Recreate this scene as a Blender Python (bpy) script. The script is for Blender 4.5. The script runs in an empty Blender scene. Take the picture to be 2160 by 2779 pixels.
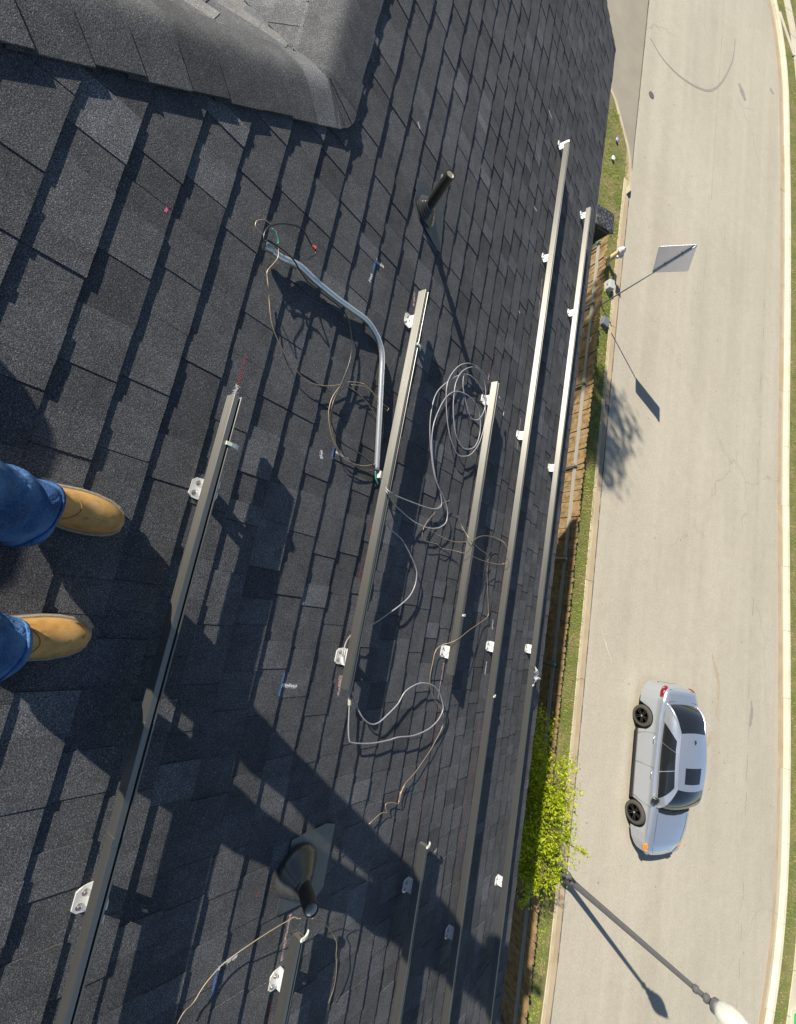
import bpy, math, random
from mathutils import Vector, Matrix

# ---------------------------------------------------------------- camera, sky, sun, exposure
SC = bpy.context.scene
COL = SC.collection
CAM = Vector((0.0, 0.0, 10.1))
# columns: image right, image down, view direction (photo was taken with the phone turned on its side)
R_ = ((-0.18244395, 0.96653775, -0.18033023), (0.88867290, 0.24057744, 0.39036262), (0.42068359, -0.08903529, -0.90282780))
cd = bpy.data.cameras.new('camera')
cam = bpy.data.objects.new('camera', cd)
COL.objects.link(cam)
cam.matrix_world = Matrix(((R_[0][0], -R_[0][1], -R_[0][2], CAM.x), (R_[1][0], -R_[1][1], -R_[1][2], CAM.y), (R_[2][0], -R_[2][1], -R_[2][2], CAM.z), (0, 0, 0, 1)))
cd.sensor_fit = 'HORIZONTAL'
cd.sensor_width = 36.0
cd.lens = 36.0 * 1186.99 / 2160.0
cd.clip_start = 0.05
cd.clip_end = 2000
SC.camera = cam

TO_SUN = Vector((-0.92, -1.09, 1.0)).normalized()
ELEV = math.asin(TO_SUN.z)
wd = bpy.data.worlds.new('World')
SC.world = wd
wd.use_nodes = True
nt = wd.node_tree
nt.nodes.clear()
sky = nt.nodes.new('ShaderNodeTexSky')
sky.sky_type = 'NISHITA'
sky.sun_disc = False
sky.sun_elevation = ELEV
sky.sun_rotation = math.atan2(TO_SUN.x, TO_SUN.y)
sky.air_density = 1.0
sky.dust_density = 0.4
sky.ozone_density = 1.6
bg = nt.nodes.new('ShaderNodeBackground')
bg.inputs['Strength'].default_value = 0.062
wo = nt.nodes.new('ShaderNodeOutputWorld')
nt.links.new(sky.outputs[0], bg.inputs[0])
nt.links.new(bg.outputs[0], wo.inputs[0])
sl = bpy.data.lights.new('sun', 'SUN')
sl.energy = 5.0
sl.angle = math.radians(0.53)
sl.color = (1.0, 0.915, 0.765)
so = bpy.data.objects.new('sun', sl)
COL.objects.link(so)
so.rotation_euler = (-TO_SUN).to_track_quat('-Z', 'Y').to_euler()
so.location = (-20, -20, 40)
SC.view_settings.view_transform = 'Standard'
SC.view_settings.look = 'None'
SC.view_settings.gamma = 1.0
SC.view_settings.use_curve_mapping = False
SC.view_settings.exposure = 0.78

# ---------------------------------------------------------------- helpers
WL = {}


def tag(o, label=None, cat=None, group=None, kind=None):
    if label: o['label'] = label
    if cat: o['category'] = cat
    if group: o['group'] = group
    if kind: o['kind'] = kind
    return o


def empty(name, loc, label=None, cat=None, group=None):
    o = bpy.data.objects.new(name, None)
    COL.objects.link(o)
    o.location = loc
    o.empty_display_size = 0.1
    WL[o.name] = Vector(loc)
    return tag(o, label, cat, group)


class MB:
    def __init__(s):
        s.v, s.f, s.t = [], [], []

    def face(s, pts, tone=0.5):
        n = len(s.v)
        s.v.extend(Vector(p) for p in pts)
        s.f.append(tuple(range(n, n + len(pts))))
        s.t.append(tone)

    def raw(s, vs, fs, tone=0.5):
        n = len(s.v)
        s.v.extend(Vector(p) for p in vs)
        for f in fs:
            s.f.append(tuple(i + n for i in f))
            s.t.append(tone)

    def box(s, c, d, M=None, tone=0.5):
        x, y, z = d[0] / 2, d[1] / 2, d[2] / 2
        vs = [Vector((sx * x, sy * y, sz * z)) for sz in (-1, 1) for sx, sy in ((-1, -1), (1, -1), (1, 1), (-1, 1))]
        if M: vs = [M @ q for q in vs]
        c = Vector(c)
        s.raw([q + c for q in vs], [(3, 2, 1, 0), (4, 5, 6, 7), (0, 1, 5, 4), (1, 2, 6, 5), (2, 3, 7, 6), (3, 0, 4, 7)], tone)

    def hexa(s, lo, hi, tone=0.5):
        """closed prism between two rings of points of the same length"""
        n = len(lo)
        fs = [tuple(reversed(range(n))), tuple(range(n, 2 * n))]
        fs += [(i, (i + 1) % n, n + (i + 1) % n, n + i) for i in range(n)]
        s.raw(list(lo) + list(hi), fs, tone)

    def loft(s, rings, closed=True, cap=True, tone=0.5):
        n = len(rings[0])
        vs = [p for r in rings for p in r]
        fs = []
        for k in range(len(rings) - 1):
            for i in range(n if closed else n - 1):
                j = (i + 1) % n
                fs.append((k * n + i, k * n + j, (k + 1) * n + j, (k + 1) * n + i))
        if cap:
            fs.append(tuple(reversed(range(n))))
            fs.append(tuple(range((len(rings) - 1) * n, len(rings) * n)))
        s.raw(vs, fs, tone)

    def tube(s, pts, r, seg=8, tone=0.5, cap=True):
        pts = [Vector(p) for p in pts]
        n = len(pts)
        rs = r if isinstance(r, (list, tuple)) else [r] * n
        up = None
        rings = []
        for i, p in enumerate(pts):
            t = (pts[min(i + 1, n - 1)] - pts[max(i - 1, 0)])
            if t.length < 1e-9: t = Vector((0, 0, 1))
            t.normalize()
            if up is None:
                up = Vector((0, 0, 1)) if abs(t.z) < 0.9 else Vector((1, 0, 0))
            up = (up - t * up.dot(t))
            if up.length < 1e-6: up = t.orthogonal()
            up.normalize()
            b = t.cross(up)
            rings.append([p + (up * math.cos(2 * math.pi * k / seg) + b * math.sin(2 * math.pi * k / seg)) * rs[i] for k in range(seg)])
        s.loft(rings, True, cap, tone)

    def lathe(s, prof, base=(0, 0, 0), M=None, seg=20, tone=0.5):
        rings = []
        base = Vector(base)
        for r, z in prof:
            ring = [Vector((r * math.cos(2 * math.pi * k / seg), r * math.sin(2 * math.pi * k / seg), z)) for k in range(seg)]
            if M: ring = [M @ q for q in ring]
            rings.append([q + base for q in ring])
        s.loft(rings, True, True, tone)

    def build(s, name, mat, parent=None, smooth=False, loc=None, me=None):
        org = Vector((0, 0, 0))
        if parent is not None: org = WL[parent.name].copy()
        L = Vector(loc) if loc is not None else Vector((0, 0, 0))
        if parent is None and loc is None: L = Vector((0, 0, 0))
        wl = org + L if parent is not None else L
        me = bpy.data.meshes.new(name)
        me.from_pydata([tuple(q - wl) for q in s.v], [], s.f)
        at = me.attributes.new('tone', 'FLOAT', 'FACE')
        at.data.foreach_set('value', s.t)
        if smooth:
            me.polygons.foreach_set('use_smooth', [True] * len(me.polygons))
        me.update()
        if mat: me.materials.append(mat)
        o = bpy.data.objects.new(name, me)
        COL.objects.link(o)
        if parent is not None: o.parent = parent
        o.location = L
        WL[o.name] = wl
        return o


def dup(o, parent, loc):
    c = o.copy()
    COL.objects.link(c)
    c.parent = parent
    c.location = loc
    WL[c.name] = (WL[parent.name] if parent else Vector()) + Vector(loc)
    return c


def spline(pts, sub=5):
    P = [Vector(p) for p in pts]
    P = [P[0] * 2 - P[1]] + P + [P[-1] * 2 - P[-2]]
    out = []
    for i in range(1, len(P) - 2):
        a, b, c, d = P[i - 1], P[i], P[i + 1], P[i + 2]
        for k in range(sub):
            t = k / sub
            out.append(0.5 * ((2 * b) + (c - a) * t + (2 * a - 5 * b + 4 * c - d) * t * t + (3 * b - a - 3 * c + d) * t ** 3))
    out.append(P[-2].copy())
    return out


def autosmooth(o, ang=35):
    for p in o.data.polygons: p.use_smooth = True
    o.data.set_sharp_from_angle(angle=math.radians(ang))
    return o


# ---------------------------------------------------------------- materials
class NT:
    def __init__(s, name):
        s.m = bpy.data.materials.new(name)
        s.m.use_nodes = True
        s.t = s.m.node_tree
        s.b = s.t.nodes['Principled BSDF']
        s.out = s.t.nodes['Material Output']

    def n(s, typ, **kw):
        q = s.t.nodes.new('ShaderNode' + typ)
        for k, v in kw.items(): setattr(q, k, v)
        return q

    def l(s, a, b):
        s.t.links.new(a, b)

    def val(s, sock, v):
        if hasattr(v, 'is_output') or hasattr(v, 'links'):
            s.l(v, sock)
        else:
            sock.default_value = v

    def pos(s, scale=(1, 1, 1)):
        g = s.n('NewGeometry')
        mp = s.n('Mapping')
        mp.inputs['Scale'].default_value = scale
        s.l(g.outputs['Position'], mp.inputs['Vector'])
        return mp.outputs[0]

    def noise(s, scale, detail=3, rough=0.55, vec=None, dist=0.0):
        q = s.n('TexNoise')
        q.inputs['Scale'].default_value = scale
        q.inputs['Detail'].default_value = detail
        q.inputs['Roughness'].default_value = rough
        q.inputs['Distortion'].default_value = dist
        s.l(vec if vec is not None else s.pos(), q.inputs['Vector'])
        return q.outputs['Fac']

    def ramp(s, fac, stops):
        q = s.n('ValToRGB')
        e = q.color_ramp.elements
        while len(e) < len(stops): e.new(0.5)
        for k, (p, c) in zip(e, stops):
            k.position = p
            k.color = (c, c, c, 1) if isinstance(c, (int, float)) else (c[0], c[1], c[2], 1)
        s.l(fac, q.inputs[0])
        return q.outputs[0]

    def mix(s, fac, a, b, mode='MIX'):
        q = s.n('Mix', data_type='RGBA', blend_type=mode)
        s.val(q.inputs[0], fac)
        for sock, v in ((q.inputs[6], a), (q.inputs[7], b)):
            if isinstance(v, (tuple, list)): sock.default_value = (v[0], v[1], v[2], 1)
            else: s.l(v, sock)
        return q.outputs[2]

    def math(s, op, a, b=0.0):
        q = s.n('Math', operation=op)
        s.val(q.inputs[0], a)
        s.val(q.inputs[1], b)
        return q.outputs[0]

    def bump(s, h, strength=0.3, dist=0.01):
        q = s.n('Bump')
        q.inputs['Strength'].default_value = strength
        q.inputs['Distance'].default_value = dist
        s.l(h, q.inputs['Height'])
        s.l(q.outputs[0], s.b.inputs['Normal'])

    def col(s, c):
        if isinstance(c, (tuple, list)): s.b.inputs['Base Color'].default_value = (c[0], c[1], c[2], 1)
        else: s.l(c, s.b.inputs['Base Color'])

    def set(s, **kw):
        for k, v in kw.items(): s.val(s.b.inputs[k.replace('_', ' ')], v)
        return s


def tone(nt):
    a = nt.n('Attribute', attribute_name='tone')
    return a.outputs['Fac']


M = {}


def simple(name, c, rough=0.6, metal=0.0, var=0.25, scale=12.0, bump=0.0, bscale=60.0, spec=0.5):
    q = NT(name)
    f = q.noise(scale, 4, 0.6)
    a = tuple(x * (1 - var) for x in c)
    b = tuple(min(1, x * (1 + var)) for x in c)
    q.col(q.mix(f, a, b))
    q.set(Roughness=rough, Metallic=metal)
    q.b.inputs['Specular IOR Level'].default_value = spec
    if bump: q.bump(q.noise(bscale, 3), bump, 0.004)
    M[name] = q.m
    return q


# asphalt shingle: coloured granules in blended tabs
q = NT('shingle')
t_ = tone(q)
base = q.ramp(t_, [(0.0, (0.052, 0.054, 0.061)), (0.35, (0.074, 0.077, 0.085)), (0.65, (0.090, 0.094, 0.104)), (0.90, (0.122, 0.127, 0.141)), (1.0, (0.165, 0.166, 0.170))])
gr = q.noise(330, 2, 0.7)
g1 = q.ramp(gr, [(0.30, 0.22), (0.48, 0.75), (0.60, 1.35), (0.70, 3.0)])
big = q.ramp(q.noise(2.3, 3), [(0.3, 0.85), (0.7, 1.18)])
mid = q.ramp(q.noise(13, 4, 0.65), [(0.28, 0.80), (0.72, 1.20)])
c_ = q.mix(1.0, q.mix(1.0, q.mix(1.0, base, g1, 'MULTIPLY'), big, 'MULTIPLY'), mid, 'MULTIPLY')
q.col(c_)
q.set(Roughness=0.92)
q.b.inputs['Specular IOR Level'].default_value = 0.25
q.bump(q.noise(420, 2, 0.6), 0.7, 0.002)
M['shingle'] = q.m

# extruded aluminium, grooves running along X
q = NT('aluminium')
st = q.noise(1.0, 3, 0.6, q.pos((2.0, 300.0, 300.0)))
q.col(q.mix(st, (0.180, 0.179, 0.170), (0.27, 0.268, 0.256)))
q.set(Metallic=0.86, Roughness=q.math('ADD', q.math('MULTIPLY', st, 0.12), 0.36), Anisotropic=0.72)
q.b.inputs['Anisotropic Rotation'].default_value = 0.25
tv = q.n('CombineXYZ')
tv.inputs[0].default_value = 1.0
tv.inputs[1].default_value = 0.06
tv.inputs[2].default_value = 0.05
q.l(tv.outputs[0], q.b.inputs['Tangent'])
M['aluminium'] = q.m
simple('foot_metal', (0.72, 0.73, 0.74), 0.45, 0.35, 0.12, 40)
simple('bolt_steel', (0.45, 0.44, 0.42), 0.35, 0.9, 0.2, 200)
simple('galvanised', (0.42, 0.45, 0.48), 0.38, 0.8, 0.2, 30)
simple('conduit_metal', (0.62, 0.65, 0.68), 0.34, 0.75, 0.12, 60)
simple('clip_plastic', (0.62, 0.68, 0.58), 0.5, 0, 0.1, 40)
simple('pipe_plastic', (0.018, 0.018, 0.017), 0.42, 0, 0.4, 60, 0.1, 120)
simple('pipe_inside', (0.78, 0.76, 0.70), 0.6, 0, 0.2, 60)
simple('pipe_worn', (0.030, 0.028, 0.024), 0.5, 0, 0.6, 40, 0.1, 120)
simple('rubber_boot', (0.042, 0.043, 0.047), 0.24, 0, 0.3, 50, 0.05, 90, 0.6)
simple('flashing', (0.055, 0.060, 0.070), 0.32, 0.35, 0.45, 30, 0.08, 60, 0.6)
simple('cable_grey', (0.27, 0.27, 0.30), 0.34, 0, 0.2, 50, 0, 60, 0.7)
simple('cable_black', (0.018, 0.018, 0.022), 0.35, 0, 0.2, 50, 0, 60, 0.6)
simple('copper', (0.42, 0.31, 0.215), 0.45, 0.6, 0.3, 90)
simple('old_copper', (0.30, 0.24, 0.16), 0.5, 0.4, 0.3, 90)
simple('green_wire', (0.05, 0.28, 0.20), 0.4, 0, 0.2, 50)
simple('red_nut', (0.65, 0.09, 0.05), 0.45, 0, 0.2, 50)
simple('connector', (0.42, 0.40, 0.33), 0.5, 0, 0.2, 50)
simple('chalk_white', (0.72, 0.72, 0.74), 0.95, 0, 0.1, 200)
simple('chalk_red', (0.42, 0.085, 0.075), 0.95, 0, 0.2, 200)
simple('chalk_pink', (0.72, 0.48, 0.46), 0.95, 0, 0.15, 200)
simple('chalk_blue', (0.10, 0.20, 0.45), 0.95, 0, 0.2, 200)
simple('pink_paint', (0.80, 0.16, 0.30), 0.8, 0, 0.1, 200)
simple('fascia_paint', (0.30, 0.29, 0.27), 0.6, 0, 0.15, 8)
simple('siding_paint', (0.50, 0.46, 0.40), 0.7, 0, 0.1, 5)
simple('roof_deck', (0.035, 0.035, 0.037), 0.95, 0, 0.2, 30)

# weathered cedar pickets
q = NT('fence_wood')
gw = q.noise(1.0, 4, 0.6, q.pos((60.0, 60.0, 3.0)))
t_ = tone(q)
c1 = q.mix(gw, (0.18, 0.108, 0.042), (0.36, 0.235, 0.105))
c1 = q.mix(q.ramp(t_, [(0.0, 0.0), (1.0, 1.0)]), c1, (0.26, 0.19, 0.11), 'MIX')
dk = q.ramp(q.noise(7, 3), [(0.35, 0.55), (0.6, 1.05)])
q.col(q.mix(1.0, c1, dk, 'MULTIPLY'))
q.set(Roughness=0.85)
q.bump(gw, 0.3, 0.004)
M['fence_wood'] = q.m
q = NT('grey_wood')
gw = q.noise(1.0, 4, 0.6, q.pos((3.0, 60.0, 60.0)))
q.col(q.mix(gw, (0.15, 0.15, 0.14), (0.40, 0.39, 0.36)))
q.set(Roughness=0.85)
q.bump(gw, 0.3, 0.004)
M['grey_wood'] = q.m

# old light concrete street
q = NT('road_concrete')
P = q.pos()
big = q.noise(0.22, 4, 0.6)
strk = q.noise(1.0, 4, 0.55, q.pos((0.05, 1.5, 1.0)))
c0 = q.mix(q.ramp(big, [(0.35, 0.0), (0.65, 1.0)]), (0.338, 0.312, 0.257), (0.385, 0.357, 0.295))
c0 = q.mix(q.ramp(strk, [(0.38, 0.0), (0.68, 0.55)]), c0, (0.43, 0.40, 0.332))
c0 = q.mix(q.ramp(q.noise(1.0, 3, 0.5, q.pos((0.10, 0.75, 1.0))), [(0.50, 0.0), (0.75, 0.35)]), c0, (0.305, 0.28, 0.232))
c0 = q.mix(1.0, c0, q.ramp(q.noise(2.6, 5, 0.7), [(0.25, 0.93), (0.75, 1.06)]), 'MULTIPLY')
c0 = q.mix(1.0, c0, q.ramp(q.noise(15, 4, 0.85), [(0.25, 0.78), (0.5, 1.0), (0.75, 1.20)]), 'MULTIPLY')
agg = q.noise(45, 3, 0.75)
band = q.ramp(q.noise(0.5, 2, 0.5, q.pos((0.2, 1.0, 1.0))), [(0.42, 0.15), (0.6, 1.0)])
c0 = q.mix(q.math('MULTIPLY', q.ramp(agg, [(0.55, 0.0), (0.66, 0.7)]), band), c0, (0.50, 0.475, 0.41))
c0 = q.mix(q.math('MULTIPLY', q.ramp(agg, [(0.30, 0.8), (0.43, 0.0)]), band), c0, (0.20, 0.185, 0.16))
vo = q.n('TexVoronoi')
vo.inputs['Scale'].default_value = 1.45
q.l(P, vo.inputs['Vector'])
c0 = q.mix(q.ramp(vo.outputs['Distance'], [(0.045, 0.62), (0.062, 0.0)]), c0, (0.17, 0.155, 0.135))
crk = q.n('TexVoronoi', feature='DISTANCE_TO_EDGE')
crk.inputs['Scale'].default_value = 0.16
dv = q.n('Mix', data_type='VECTOR')
nz = q.n('TexNoise')
nz.inputs['Scale'].default_value = 1.3
nz.inputs['Detail'].default_value = 5
q.l(P, nz.inputs['Vector'])
dv.inputs[0].default_value = 0.5
q.l(P, dv.inputs[4])
q.l(nz.outputs['Color'], dv.inputs[5])
q.l(dv.outputs[1], crk.inputs['Vector'])
c0 = q.mix(q.math('MULTIPLY', q.ramp(crk.outputs['Distance'], [(0.0, 0.40), (0.0010, 0.0)]), q.ramp(q.noise(0.35, 2), [(0.48, 0.0), (0.6, 1.0)])), c0, (0.20, 0.18, 0.155))
q.col(c0)
q.set(Roughness=0.9)
q.bump(agg, 0.35, 0.006)
M['road_concrete'] = q.m


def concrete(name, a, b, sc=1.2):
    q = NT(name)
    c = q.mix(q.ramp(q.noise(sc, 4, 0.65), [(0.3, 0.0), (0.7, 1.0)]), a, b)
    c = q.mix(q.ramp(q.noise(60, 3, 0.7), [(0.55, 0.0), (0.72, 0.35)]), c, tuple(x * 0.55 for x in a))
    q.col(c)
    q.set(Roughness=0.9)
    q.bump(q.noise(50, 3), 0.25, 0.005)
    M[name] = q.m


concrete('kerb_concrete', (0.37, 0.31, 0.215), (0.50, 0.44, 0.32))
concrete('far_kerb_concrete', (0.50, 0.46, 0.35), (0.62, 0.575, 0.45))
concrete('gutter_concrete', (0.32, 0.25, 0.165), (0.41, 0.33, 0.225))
concrete('drive_concrete', (0.225, 0.205, 0.165), (0.29, 0.265, 0.215), 0.5)
concrete('walk_concrete', (0.46, 0.42, 0.33), (0.58, 0.54, 0.43))
simple('tyre_mark', (0.25, 0.235, 0.215), 0.9, 0, 0.25, 6)
simple('road_stain', (0.36, 0.30, 0.22), 0.9, 0, 0.2, 5)
simple('iron_cover', (0.12, 0.115, 0.11), 0.7, 0.3, 0.3, 20)
simple('joint_tar', (0.11, 0.10, 0.095), 0.8, 0, 0.3, 6)

q = NT('soil')
c = q.mix(q.ramp(q.noise(1.4, 4), [(0.4, 0.0), (0.62, 1.0)]), (0.13, 0.155, 0.040), (0.27, 0.22, 0.105))
q.col(q.mix(q.noise(30, 3), c, (0.09, 0.10, 0.03)))
q.set(Roughness=1.0)
M['soil'] = q.m


def leafmat(name, dark, light, dry=None, trans=0.35):
    q = NT(name)
    t_ = tone(q)
    c = q.mix(t_, dark, light)
    if dry: c = q.mix(q.ramp(q.noise(1.6, 3), [(0.47, 0.0), (0.62, 1.0)]), c, dry)
    q.col(c)
    q.set(Roughness=0.55)
    q.b.inputs['Specular IOR Level'].default_value = 0.3
    tr = q.n('BsdfTranslucent')
    q.l(c, tr.inputs['Color'])
    mx = q.n('MixShader')
    mx.inputs[0].default_value = trans
    q.l(q.b.outputs[0], mx.inputs[1])
    q.l(tr.outputs[0], mx.inputs[2])
    q.l(mx.outputs[0], q.out.inputs['Surface'])
    M[name] = q.m


leafmat('grass_blade', (0.20, 0.29, 0.03), (0.42, 0.50, 0.06), (0.50, 0.42, 0.16), 0.35)
leafmat('far_grass_blade', (0.22, 0.30, 0.04), (0.42, 0.50, 0.08), (0.46, 0.38, 0.15), 0.35)
leafmat('lime_leaf', (0.10, 0.18, 0.010), (0.54, 0.60, 0.02), None, 0.45)
leafmat('dark_leaf', (0.035, 0.065, 0.014), (0.08, 0.12, 0.025), None, 0.3)
simple('bark', (0.16, 0.12, 0.085), 0.9, 0, 0.3, 20, 0.4, 40)

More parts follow.
